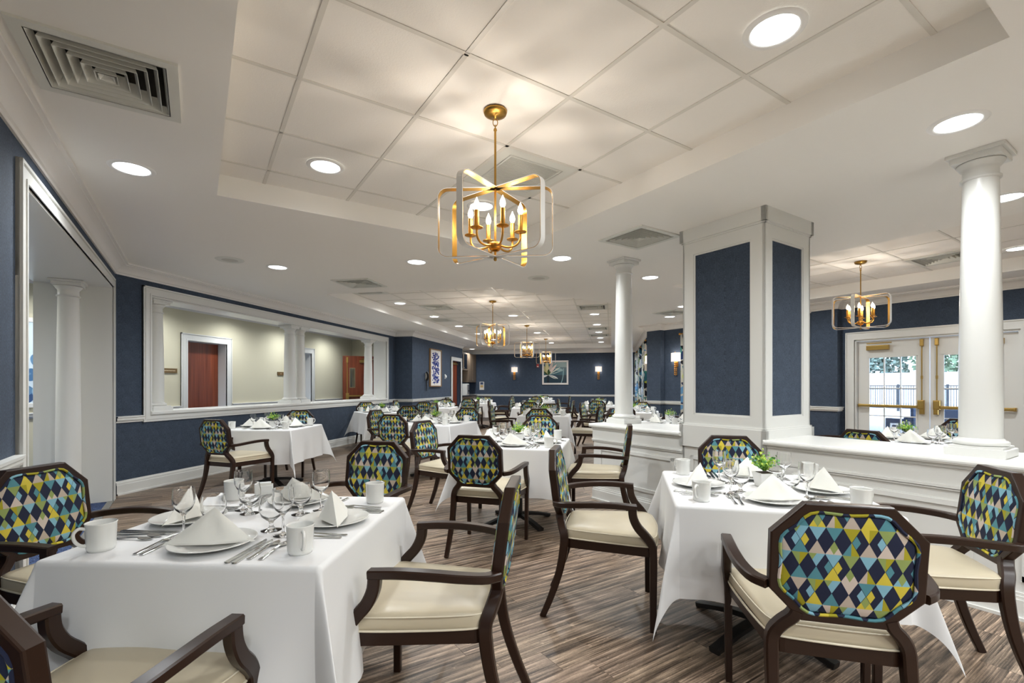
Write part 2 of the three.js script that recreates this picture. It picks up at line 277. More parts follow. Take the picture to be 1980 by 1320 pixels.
// white linings of the openings
struct('trim', [W.near.box(sA(6.945), sA(6.965), 0, 2.40, -0.63, 0.012), W.near.box(sA(3.645), sA(3.665), 0, 2.40, -0.63, 0.012), W.near.box(sA(3.66), sA(6.95), 2.385, 2.402, -0.63, 0.012)], M.white);
struct('trim', [W.left.box(0.42, 0.445, 0.93, 2.43, -0.34, 0.012), W.left.box(6.895, 6.92, 0.93, 2.43, -0.34, 0.012), W.left.box(0.44, 6.90, 2.41, 2.432, -0.34, 0.012), rb(6.50, 0.045, 0.40, 0.012, 3.67, 0.945, -0.155).applyMatrix4(W.left.m)], M.white);

// casing round an opening: stepped frame
function casing(F, a0, a1, y0, y1, w, bottom, d = 0.03) {
  const o = [];
  for (const [e, dd] of [[w, d * 0.55], [w * 0.72, d * 0.8], [w * 0.2, d]]) {
    o.push(F.box(a0 - e, a0, y0 - (bottom ? e : 0), y1 + e, 0, dd), F.box(a1, a1 + e, y0 - (bottom ? e : 0), y1 + e, 0, dd), F.box(a0, a1, y1, y1 + e, 0, dd));
    if (bottom) o.push(F.box(a0, a1, y0 - e, y0, 0, dd));
  }
  o.push(F.box(a0 - w, a0 - w + 0.018, y0 - (bottom ? w : 0), y1 + w, 0, d), F.box(a1 + w - 0.018, a1 + w, y0 - (bottom ? w : 0), y1 + w, 0, d), F.box(a0 - w, a1 + w, y1 + w - 0.018, y1 + w, 0, d));
  return o;
}
struct('trim', casing(W.near, sA(3.66), sA(6.95), 0, 2.40, 0.105), M.white);
struct('trim', casing(W.left, 0.44, 6.90, 0.95, 2.43, 0.11, true), M.white);
struct('trim', casing(W.phone, 3.25, 4.15, 0, 2.13, 0.12), M.white);
struct('trim', casing(W.door, sD(3.6), sD(1.64), 0, 2.06, 0.13), M.white);
struct('trim', casing(hallW, 4.596, 5.51, 0, 2.12, 0.13), M.white);
struct('trim', casing(hallW, 7.40, 8.30, 0, 2.12, 0.13), M.white);
struct('trim', [hallW.box(4.58, 4.60, 0, 2.12, -0.52, 0), hallW.box(5.505, 5.525, 0, 2.12, -0.52, 0), hallW.box(4.58, 5.52, 2.115, 2.13, -0.52, 0), hallW.box(7.385, 7.405, 0, 2.12, -0.5, 0), hallW.box(8.295, 8.315, 0, 2.12, -0.5, 0), hallW.box(7.39, 8.31, 2.115, 2.13, -0.5, 0)], M.white);

// crown, chair rail, baseboard profiles [depth, height]
const crownP = [[0, 0.125], [0.012, 0.125], [0.014, 0.108], [0.024, 0.10], [0.034, 0.075], [0.055, 0.048], [0.085, 0.032], [0.097, 0.03], [0.097, 0.022], [0.118, 0.018], [0.118, 0]].map(([d, y]) => [d * 1.12, CE - y * 1.08]);
const railP = [[0, 0.85], [0.016, 0.852], [0.018, 0.868], [0.030, 0.876], [0.034, 0.89], [0.030, 0.905], [0.042, 0.913], [0.042, 0.928], [0, 0.93]];
const baseP = [[0, 0.165], [0.010, 0.165], [0.013, 0.152], [0.020, 0.145], [0.020, 0.122], [0.026, 0.118], [0.026, 0.02], [0.040, 0.018], [0.040, 0]];
const pil = (s0, s1, d) => [NF(s0, 9.3), NF(s0, 9.3 - d), NF(s1, 9.3 - d), NF(s1, 9.3)];
struct('trim', sweepPlan([A0, A1, A2, A3, A4, A5, A6, A7, A8, ...pil(7.97, 7.56, 0.13).slice(1), ...pil(4.22, 3.80, 0.15), A9], crownP), M.whiteMatt);
struct('trim', sweepPlan([[HX, -2.79], [HX, -13.1], [-6.02, -13.1]], crownP.map(([d, y]) => [d * 0.6, CE - (CE - y) * 0.6])), M.whiteMatt);
struct('trim', [sweepPlan([A0, W.near.at(sA(3.555)).filter((_, i) => i !== 1)], railP), sweepPlan([A1, W.left.at(0.335).filter((_, i) => i !== 1)], railP), sweepPlan([W.left.at(7.01).filter((_, i) => i !== 1), A2, A3, W.phone.at(3.13).filter((_, i) => i !== 1)], railP), sweepPlan([W.cab.at(2.4).filter((_, i) => i !== 1), A6, A7, A8, ...pil(7.97, 7.56, 0.13).slice(1), NF(6.72, 9.3)], railP), sweepPlan([NF(4.93, 9.3), ...pil(4.22, 3.80, 0.15)], railP), sweepPlan([NF(1.48, 9.3), A9], railP)], M.white);
struct('trim', [sweepPlan([[HX, -2.79], hallW.at(4.46).filter((_, i) => i !== 1)], railP), sweepPlan([hallW.at(5.65).filter((_, i) => i !== 1), hallW.at(7.26).filter((_, i) => i !== 1)], railP), sweepPlan([hallW.at(8.44).filter((_, i) => i !== 1), [HX, -13.1]], railP)], M.white);
struct('baseboard_left', [sweepPlan([A0, W.near.at(sA(3.555)).filter((_, i) => i !== 1)], baseP), sweepPlan([A1, A2, A3, W.phone.at(3.13).filter((_, i) => i !== 1)], baseP)], M.white);
struct('baseboard_right', [sweepPlan([A6, A7, A8, ...pil(7.97, 7.56, 0.13).slice(1), ...pil(4.22, 3.80, 0.15)], baseP), sweepPlan([NF(1.5, 9.3), A9], baseP)], M.white);
// dark line under the near crown
// ---- round columns
function columnAt(x, z, y0, y1, turn, label, group) {
  const c = thing('column', label, 'column', [x, y0, z], turn, group), h = y1 - y0;
  part('plinth', [rb(0.285, 0.05, 0.285, 0.006, 0, 0.025, 0), rb(0.255, 0.016, 0.255, 0.005, 0, 0.057, 0)], M.white, c);
  part('base', lathe([[0, 0.064], [0.122, 0.064], [0.132, 0.072], [0.132, 0.088], [0.122, 0.096], [0.112, 0.097], [0.110, 0.106], [0.103, 0.11]], 36), M.white, c);
  const s = []; for (let i = 0; i <= 16; i++) { const t = i / 16; s.push([0.103 - 0.019 * Math.max(0, t - 0.25) / 0.75 * (0.6 + 0.4 * t), 0.108 + (h - 0.21) * t]); }
  part('shaft', lathe(s, 40), M.white, c);
  part('capital', lathe([[0.084, h - 0.17], [0.098, h - 0.166], [0.098, h - 0.154], [0.086, h - 0.15], [0.086, h - 0.10], [0.098, h - 0.088], [0.112, h - 0.066], [0.116, h - 0.056], [0, h - 0.056]], 36), M.white, c);
  part('abacus', [rb(0.24, 0.034, 0.24, 0.005, 0, h - 0.04, 0), rb(0.275, 0.022, 0.275, 0.005, 0, h - 0.012, 0)], M.white, c);
  return c;
}
// ---- half-height partition with the pillar
const PT = 3.82, PB = 4.44, LH = 0.86;
const partF = (s0, s1) => wallFrame(NF(s1, PT), NF(s0, PT));   // seen from the dining side: runs towards smaller s
function partition(s0, s1, ends, label) {
  const F = wallFrame(NF(s0, PT), NF(s1, PT)), L = F.L;   // room (t < PT) on the right? checked below
  const inward = (F.n[0] * -Q + F.n[1] * Q) > 0 ? 1 : -1;
  const g = thing('partition', label, 'half wall', [0, 0, 0], 0);
  const D = (d) => d * inward, B = (a0, a1, y0, y1, d0, d1) => F.box(a0, a1, y0, y1, D(d0), D(d1));
  part('body', [B(0, L, 0, LH - 0.04, 0, -(PB - PT))], M.white, g);
  const e0 = ends[0] ? 0.045 : 0, e1 = ends[1] ? 0.045 : 0;
  part('ledge', [rb(L + e0 + e1, 0.042, PB - PT + 0.09, 0.016, (L + e1 - e0) / 2, LH - 0.021, D(-(PB - PT) / 2)).applyMatrix4(F.m)], M.white, g);
  part('apron', [B(-e0 * 0.4, L + e1 * 0.4, LH - 0.062, LH - 0.042, -(PB - PT) - 0.014, 0.018), B(-e0 * 0.25, L + e1 * 0.25, LH - 0.17, LH - 0.062, 0, 0.008), B(-e0 * 0.3, L + e1 * 0.3, LH - 0.186, LH - 0.170, 0, 0.02), B(-e0 * 0.3, L + e1 * 0.3, LH - 0.20, LH - 0.190, 0, 0.013)], M.white, g);
  part('baseboard', [B(0, L, 0, 0.11, 0, 0.024), B(0, L, 0.11, 0.13, 0, 0.017), B(0, L, 0.13, 0.148, 0, 0.010), B(0, L, 0, 0.018, 0, 0.04)], M.white, g);
  const n = Math.max(1, Math.round(L / 1.25)), w = L / n;
  for (let i = 0; i < n; i++) { const a0 = i * w + 0.1, a1 = (i + 1) * w - 0.1, y0 = 0.21, y1 = LH - 0.26, e = 0.032; part('panel_moulding', [B(a0, a1, y1 - e, y1, 0, 0.014), B(a0, a1, y0, y0 + e, 0, 0.014), B(a0, a0 + e, y0, y1, 0, 0.014), B(a1 - e, a1, y0, y1, 0, 0.014), B(a0 - 0.008, a1 + 0.008, y1, y1 + 0.008, 0, 0.006), B(a0 - 0.008, a1 + 0.008, y0 - 0.008, y0, 0, 0.006)], M.white, g); }
}
partition(4.10, 2.89, [true, false], 'white panelled half wall with ledge carrying the slimmer far column');
partition(2.11, -4.6, [false, false], 'white panelled half wall with ledge carrying the stout near column');
{
  const p = thing('pillar', 'square white pillar with navy fabric panels rising from the half wall', 'pillar', [0, 0, 0]);
  const s0 = 2.13, s1 = 2.87, t0 = 3.84, t1 = 4.54, c = (a, b) => NF(a, b);
  const faces = [wallFrame(c(s0, t0), c(s1, t0)), wallFrame(c(s1, t0), c(s1, t1)), wallFrame(c(s1, t1), c(s0, t1)), wallFrame(c(s0, t1), c(s0, t0))];
  const out = faces.map((F) => { const mid = F.at(F.L / 2), cx = c((s0 + s1) / 2, (t0 + t1) / 2); return (F.n[0] * (mid[0] - cx[0]) + F.n[1] * (mid[2] - cx[1])) > 0 ? 1 : -1; });
  part('core', slab([c(s0, t0), c(s1, t0), c(s1, t1), c(s0, t1)], [], 0, CE), M.white, p);
  faces.forEach((F, i) => {
    const o = out[i], B = (a0, a1, y0, y1, d0, d1) => F.box(a0, a1, y0, y1, d0 * o, d1 * o), L = F.L, e = 0.095;
    part('fabric_panel', [B(e, L - e, 1.03, 2.50, 0, 0.004)], M.navy, p);
    part('panel_frame', [B(-0.018, e, 0.94, 2.62, 0, 0.018), B(L - e, L + 0.018, 0.94, 2.62, 0, 0.018), B(e, L - e, 2.50, 2.62, 0, 0.018), B(e, L - e, 0.94, 1.03, 0, 0.018), B(e, e + 0.014, 1.03, 2.50, 0, 0.012), B(L - e - 0.014, L - e, 1.03, 2.50, 0, 0.012), B(e, L - e, 2.486, 2.50, 0, 0.012), B(e, L - e, 1.03, 1.044, 0, 0.012)], M.white, p);
    part('base_board', [B(-0.042, L + 0.042, 0.735, 0.93, 0, 0.042), B(-0.03, L + 0.03, 0.93, 0.945, 0, 0.03)], M.white, p);
    part('top_band', [B(-0.04, L + 0.04, 2.625, CE, 0, 0.04), B(-0.026, L + 0.026, 2.61, 2.625, 0, 0.026)], M.white, p);
    part('lower_panel', [B(-0.018, L + 0.018, 0.14, 0.735, 0, 0.018), B(0.07, L - 0.07, 0.62, 0.65, 0.018, 0.03), B(0.07, L - 0.07, 0.2, 0.23, 0.018, 0.03), B(0.07, 0.1, 0.2, 0.65, 0.018, 0.03), B(L - 0.1, L - 0.07, 0.2, 0.65, 0.018, 0.03), B(-0.03, L + 0.03, 0, 0.14, 0, 0.03)], M.white, p);
  });
}
columnAt(...(() => { const q = NF(3.93, 4.13); return q; })(), LH, CE, 45 * R, 'slim white round column on the far end of the half wall');
columnAt(...NF(0.90, 4.10), LH, CE, 45 * R, 'stout white round column standing on the near half wall ledge');
columnAt(-5.87, -5.22, 0.966, 2.41, 0, 'white column in the wall opening beside the corner jamb', 'columns in the left wall opening');
columnAt(-5.87, -7.92, 0.966, 2.41, 0, 'nearer of the paired white columns in the middle of the wall opening', 'columns in the left wall opening');
columnAt(-5.87, -8.21, 0.966, 2.41, 0, 'farther of the paired white columns in the middle of the wall opening', 'columns in the left wall opening');
columnAt(-5.87, -10.87, 0.966, 2.41, 0, 'white column at the far end of the wall opening by the brass-barred door', 'columns in the left wall opening');
columnAt(...NF(6.74, -1.12), 0, 2.385, 45 * R, 'full-height white column in the tall cased doorway');
// ---------------------------------------------------------------- lamps in the ceiling
const spotProto = (parent, cd) => { const l = new THREE.SpotLight(new THREE.Color().setRGB(...COOL), cd, 0, 82 * R, 0.75, 2); l.position.set(0, -0.022, 0); l.target.position.set(0, -1, 0); l.castShadow = true; l.shadow.radius = 4; parent.add(l, l.target); };
const dlTrim = lathe([[0.098, -0.001], [0.101, -0.006], [0.108, -0.009], [0.122, -0.007], [0.130, -0.003], [0.132, 0]], 40), dlLens = lathe([[0, -0.006], [0.06, -0.0055], [0.100, -0.004]], 40);
function downlight(x, y, z, label, group, k = 1) {
  const g = thing('downlight', label, 'ceiling light', [x, y, z], 0, group);
  part('trim_ring', dlTrim, M.bandWhite, g); part('lens', dlLens, M.lens, g); spotProto(g, DOWN_CD * k);
}
const place = [
  [NF(3.69, 0.79), TR, 'recessed round light in the tiled ceiling tray, on the side by the tall doorway'], [NF(1.16, 2.18), TR, 'large recessed light near the top edge of the tiled tray'], [NF(3.74, 2.13), TR, 'recessed light glimpsed through the nearest gold chandelier'],
  [NF(4.06, -0.36), CE, 'recessed light in the soffit beyond the big square air vent'], [[-3.99, -5.16], CE, 'recessed soffit light beside the round ceiling speaker near the wall opening'], [NF(4.35, 5.07), CE, 'recessed soffit light to the side of the slim column capital'], [NF(0.86, 3.50), CE, 'oval-looking recessed soffit light in front of the stout column'], [NF(1.0, 5.2), CE, 'recessed soffit light half hidden at the picture edge beside the stout column'],
  [NF(1.15, 5.98), TR, 'recessed light just behind the stout column, lower of two'], [[-0.55, -5.45], CE, 'recessed soffit light to the right of the nearest chandelier'], [[-2.23, -5.27], CE, 'recessed soffit light to the left of the nearest chandelier'], [[-5.45, -17.0], CE, 'recessed light above the kitchenette cabinets, nearer one'], [[-5.4, -18.3], CE, 'recessed light above the kitchenette cabinets, farther one'],
  [NF(5.6, 7.43), CE, 'recessed light beside the pillar top, nearer one'], [NF(6.6, 8.3), CE, 'recessed light beside the pillar top, farther one'], [NF(1.44, 8.04), TR, 'recessed light in the tray above the glazed doors'], [NF(4.0, 8.04), TR, 'recessed light in the tray corner behind the pillar'],
];
for (const [p, y, l] of place) downlight(p[0], y, p[1], l, 'recessed ceiling lights');
const ord = ['nearest', 'second', 'third', 'fourth', 'fifth', 'sixth', 'seventh'];
[-8.73, -10.58, -12.42, -14.37, -16.3].forEach((z, i) => downlight(-4.04, TR, z, `${ord[i]} recessed light of the long tray's row beside the left wall`, 'recessed ceiling lights'));
[-10.8, -14.46, -18.0].forEach((z, i) => downlight(-2.21, TR, z, `${ord[i]} recessed light of the long tray's middle row between chandeliers`, 'recessed ceiling lights'));
[-10.95, -12.82, -14.66, -16.45, -18.05].forEach((z, i) => downlight(-0.37, TR, z, `${ord[i]} recessed light of the long tray's row on the window side`, 'recessed ceiling lights'));
[[-5.6, -1.9], [-6.9, -3.4], [-6.75, -5.0], [-7.0, -6.6], [-7.0, -8.3], [-7.0, -9.9], [-7.0, -11.6]].forEach(([x, z], i) => downlight(x, CE, z, `${ord[i]} recessed light along the cream hall ceiling`, 'recessed ceiling lights', i < 3 ? 1.3 : 0.85));  // extra hall lamps added for brightness; those by the doorway made stronger

[[-0.45, -0.3], [-1.5, -0.3], [-1.5, 0.7], [-1.5, 1.7], [-1.5, 2.7], [-2.6, -0.3], [-2.6, 0.7], [-2.6, 1.7], [-2.6, 2.7], [-3.8, -0.3], [-3.8, 0.7], [-3.8, 1.7], [-3.8, 2.7], [-1.2, 5.4], [-1.2, 7.8], [-3.6, 5.4], [-3.6, 7.8]].forEach(([s, t]) => { const p = NF(s, t); downlight(p[0], CE, p[1], 'unseen recessed light added behind the viewpoint to brighten the foreground', 'added unseen lights behind the viewpoint'); });  // unseen lamps, added to light the foreground cloth fronts and soffit

// square louvred diffusers
function frustum(b, t, y0, y1, th) {   // hollow four-sided blade ring
  const g = new THREE.BufferGeometry(), pos = [], idx = []; for (const [h, y] of [[b, y0], [t, y1], [t - th, y1], [b - th, y0]]) for (const [sx, sz] of [[-1, -1], [1, -1], [1, 1], [-1, 1]]) pos.push(sx * h, y, sz * h);
  for (let r = 0; r < 4; r++) for (let j = 0; j < 4; j++) { const a = r * 4 + j, b2 = r * 4 + (j + 1) % 4, c = ((r + 1) % 4) * 4 + j, d = ((r + 1) % 4) * 4 + (j + 1) % 4; idx.push(a, c, b2, b2, c, d); }
  g.setAttribute('position', new THREE.Float32BufferAttribute(pos, 3)); g.setIndex(idx); const o = g.toNonIndexed(); o.computeVertexNormals(); o.setAttribute('uv', new THREE.Float32BufferAttribute(new Float32Array(o.attributes.position.count * 2), 2)); return o;
}
const duct = (h, up) => [bx(0.004, up, 2 * h, h, up / 2, 0), bx(0.004, up, 2 * h, -h, up / 2, 0), bx(2 * h, up, 0.004, 0, up / 2, h), bx(2 * h, up, 0.004, 0, up / 2, -h), bx(2 * h, 0.004, 2 * h, 0, up, 0)];
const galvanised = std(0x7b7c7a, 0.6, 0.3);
function diffuser(x, y, z, turn, label, size = 0.28) {
  const k = size / 0.28, g = thing('air_diffuser', label, 'air vent', [x, y, z], turn, 'square ceiling diffusers');
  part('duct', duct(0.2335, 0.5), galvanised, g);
  part('frame', [frustum(0.28 * k, 0.28 * k, -0.012, 0.002, 0.05 * k), frustum(0.235 * k, 0.222 * k, -0.012, 0.03, 0.004)], M.vent, g);
  for (let i = 0; i < 5; i++) { const b = (0.042 + i * 0.040) * k; part('louver', frustum(b, b - 0.020 * k, -0.014, 0.046, 0.0025), M.vent, g); }
  part('centre_plate', [frustum(0.03 * k, 0.006 * k, -0.014, 0.012, 0.0025)], M.vent, g);
}
['big square louvred air vent in the soffit corner above the doorway', 'square louvred air vent in the soffit against the pillar top', 'square louvred air vent in the soffit at the long tray corner', 'small square air vent seen beside the pillar top'].forEach((l, i) => diffuser(VENTS[i][0][0], CE, VENTS[i][0][1], VENTS[i][1] * R, l));
['first air vent in the long tray beside the nearest mid chandelier', 'second air vent in the long tray on the wall side', 'first air vent in the long tray on the window side', 'second air vent in the long tray on the window side', 'third air vent in the long tray on the window side'].forEach((l, i) => diffuser(cells2[i][0], TR, cells2[i][1], 0, l, 0.305));
{ const p = NF(...cells3[0]); diffuser(p[0], TR, p[1], 45 * R, 'louvred air vent in the tray partly hidden by the stout column', 0.318); }
function returnGrille(x, y, z, turn, size, label) {
  const g = thing('return_grille', label, 'air vent', [x, y, z], turn, 'slatted return grilles'), e = size / 2, h = 0.215;
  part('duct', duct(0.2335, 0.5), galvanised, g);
  part('frame', [bx(2 * e, 0.008, e - h, 0, 0.004, (e + h) / 2), bx(2 * e, 0.008, e - h, 0, 0.004, -(e + h) / 2), bx(e - h, 0.008, 2 * h, (e + h) / 2, 0.004, 0), bx(e - h, 0.008, 2 * h, -(e + h) / 2, 0.004, 0)], M.vent, g);
  for (let i = 0; i < 24; i++) part('slat', retSlat, M.vent, g).position.z = -0.207 + i * 0.018;
}
const retSlat = bx(0.43, 0.008, 0.004, 0, 0.004, 0);
{ const p = NF(...cells1[0]); returnGrille(p[0], TR, p[1], 45 * R, 0.62, 'slatted return air grille in the tiled tray behind the nearest chandelier'); }
returnGrille(cells2[5][0], TR, cells2[5][1], 0, 0.596, 'slatted return air grille at the near corner of the long tray');
returnGrille(cells2[6][0], TR, cells2[6][1], 0, 0.596, 'slatted return air grille between lights along the long tray wall side');
for (const [x, z, l] of [[-4.30, -4.75, 'round flat ceiling speaker beside the soffit light near the wall opening'], [-0.96, -6.4, 'round flat ceiling speaker near the slim column']]) {
  const g = thing('ceiling_speaker', l, 'speaker', [x, CE, z], 0, 'ceiling speakers'); part('rim', lathe([[0.085, -0.006], [0.14, -0.006], [0.15, 0]], 36), M.vent, g); part('grille', lathe([[0, -0.005], [0.086, -0.004]], 36), std(0xc9c7bf, 0.9), g);
}

// ---------------------------------------------------------------- chandeliers
const bandPath = (() => { const p = [], w = 0.335, h = 0.2, r = 0.055; const arc = (cx, cy, a0) => { for (let i = 0; i <= 6; i++) { const a = (a0 + i * 15) * R; p.push([cx + r * Math.cos(a), cy + r * Math.sin(a), Math.cos(a), Math.sin(a)]); } }; arc(w - r, h - r, 0); arc(r - w, h - r, 90); arc(r - w, r - h, 180); arc(w - r, r - h, 270); return p; })();
function bandGeo(o0, o1, width) {
  const n = bandPath.length, pos = [], idx = []; for (const [x, y, nx, ny] of bandPath) for (const [o, z] of [[o1, -1], [o1, 1], [o0, 1], [o0, -1]]) pos.push(x + nx * o, y + ny * o, z * width / 2);
  for (let i = 0; i < n; i++) for (let j = 0; j < 4; j++) { const a = i * 4 + j, b = i * 4 + (j + 1) % 4, c = ((i + 1) % n) * 4 + j, d = ((i + 1) % n) * 4 + (j + 1) % 4; idx.push(a, c, b, b, c, d); }
  const g = new THREE.BufferGeometry(); g.setAttribute('position', new THREE.Float32BufferAttribute(pos, 3)); g.setIndex(idx); g.computeVertexNormals(); const q = toCreasedNormals(g, 0.7); q.setAttribute('uv', new THREE.Float32BufferAttribute(new Float32Array(q.attributes.position.count * 2), 2)); return q;
}
const outerBand = bandGeo(0, 0.0022, 0.04), innerBand = bandGeo(-0.0026, -0.0002, 0.04);
const bulbGeo = lathe([[0, 0], [0.009, 0.002], [0.0155, 0.016], [0.0165, 0.026], [0.013, 0.043], [0.006, 0.058], [0.0015, 0.07], [0, 0.072]], 16);
const sleeveGeo = lathe([[0, 0], [0.0135, 0], [0.0135, 0.098], [0.008, 0.1], [0, 0.1]], 16), dishGeo = lathe([[0, 0], [0.01, -0.004], [0.034, 0.004], [0.036, 0.008], [0.03, 0.008], [0.009, 0.004], [0, 0.006]], 20);
function chandelier(x, z, turns, label) {
  const g = thing('chandelier', label, 'chandelier', [x, 2.246, z], 11.69 * R, 'gold and white strap chandeliers'), top = TR - 2.246;
  part('canopy', lathe([[0, top], [0.066, top], [0.07, top - 0.006], [0.064, top - 0.022], [0.04, top - 0.032], [0.012, top - 0.034], [0.008, top - 0.046], [0, top - 0.046]], 28), M.gold, g);
  part('loop', [new THREE.TorusGeometry(0.017, 0.003, 8, 20).scale(0.8, 1.25, 1).translate(0, top - 0.068, 0), new THREE.TorusGeometry(0.012, 0.003, 8, 18).rotateY(Math.PI / 2).translate(0, top - 0.096, 0)], M.gold, g);
  part('stem', [lathe([[0, top - 0.1], [0.007, top - 0.102], [0.011, top - 0.114], [0.0065, top - 0.12], [0.0065, 0.02], [0.0065, -0.19], [0, -0.19]], 14)], M.gold, g);
  turns.forEach((a) => { const b = part('frame_band', outerBand, M.bandWhite, g); b.rotation.y = -a * R; const c = part('gold_lining', innerBand, M.gold, b); });
  part('hub', lathe([[0, -0.17], [0.02, -0.166], [0.036, -0.152], [0.04, -0.128], [0.034, -0.118], [0.012, -0.116], [0, -0.116]], 24), M.gold, g);
  part('finial', lathe([[0, -0.225], [0.008, -0.222], [0.010, -0.212], [0.006, -0.204], [0.012, -0.198], [0.006, -0.19], [0, -0.17]], 14), M.gold, g);
  for (let i = 0; i < 6; i++) {
    const a = (i * 60 + 12) * R, c = Math.cos(a), s = Math.sin(a), r = 0.15;
    const arm = part('arm', tube([[c * 0.03, -0.135, s * 0.03], [c * 0.08, -0.148, s * 0.08], [c * 0.125, -0.138, s * 0.125], [c * (r - 0.003), -0.11, s * (r - 0.003)], [c * r, -0.072, s * r]], 0.0062, 14, 8), M.gold, g);
    part('drip_dish', dishGeo, M.gold, g).position.set(c * r, -0.07, s * r);
    part('candle_sleeve', sleeveGeo, M.gold, g).position.set(c * r, -0.064, s * r);
    part('bulb', bulbGeo, M.bulb, g).position.set(c * r, 0.036, s * r);
    const l = new THREE.PointLight(new THREE.Color().setRGB(...WARM), BULB_CD, 0, 2); l.position.set(c * r, 0.062, s * r); l.castShadow = true; l.shadow.radius = 0.6; g.add(l);
  }
}
chandelier(...NF(2.40, 1.46), [3, 38, 122], 'nearest gold and white strap chandelier in the tiled tray');
chandelier(-2.21, -8.87, [20, 75, 130], 'nearest of the three chandeliers in the long tray');
chandelier(-2.21, -12.65, [8, 62, 118], 'middle of the three chandeliers in the long tray');
chandelier(-2.21, -16.44, [15, 60, 120], 'farthest of the three chandeliers, hanging before the flower picture');
chandelier(...NF(2.72, 7.20), [8, 62, 140], 'chandelier hanging in front of the glazed double doors');

// ---------------------------------------------------------------- wall sconces
function sconce(F, a, label) {
  const p = F.at(a, 1.95, 0), g = thing('wall_sconce', label, 'wall lamp', p, F.turn, 'gold leaf wall sconces');
  part('back_plate', rb(0.09, 0.16, 0.016, 0.004, 0, -0.14, 0.009), M.goldLeaf, g);
  const s = new THREE.CylinderGeometry(0.13, 0.13, 0.2, 28, 1, true, -Math.PI / 2, Math.PI); s.scale(1, 1, 0.75); s.translate(0, 0, 0.012);
  part('shade', s, M.shade, g); part('finial', lathe([[0, 0.1], [0.008, 0.105], [0.005, 0.13], [0, 0.135]], 10).translate(0, 0, 0.055), M.goldLeaf, g);
  part('rod', tube([[0, -0.2, 0.05], [0, 0, 0.055], [0, 0.11, 0.055]], 0.006, 6, 6), M.goldLeaf, g);
  for (let i = 0; i < 7; i++) for (const sx of [-1, 1]) { const l = new THREE.SphereGeometry(0.03, 8, 6); l.scale(0.45, 1, 0.35); l.rotateZ(-sx * 0.75); l.translate(sx * 0.024, -0.13 - i * 0.045, 0.04); part('leaf', l, M.goldLeaf, g); }
  const l = new THREE.PointLight(new THREE.Color().setRGB(...WARM), SCONCE_CD, 0, 2); l.position.set(0, 0, 0.06); l.castShadow = true; l.shadow.radius = 1.5; g.add(l);
}
const farA = (x) => x + 5.95;
sconce(W.far, farA(-3.93), 'lit gold leaf sconce on the far wall beside the red fire alarm');
sconce(W.far, farA(-0.5), 'lit gold leaf sconce on the far wall nearer the white column');
sconce(W.door, sD(7.2), 'lit gold leaf sconce beside the floral curtain on the slanted wall');
sconce(W.wing, W.wing.L - 0.45, 'lit sconce seen edge-on beside the window wall curtains');

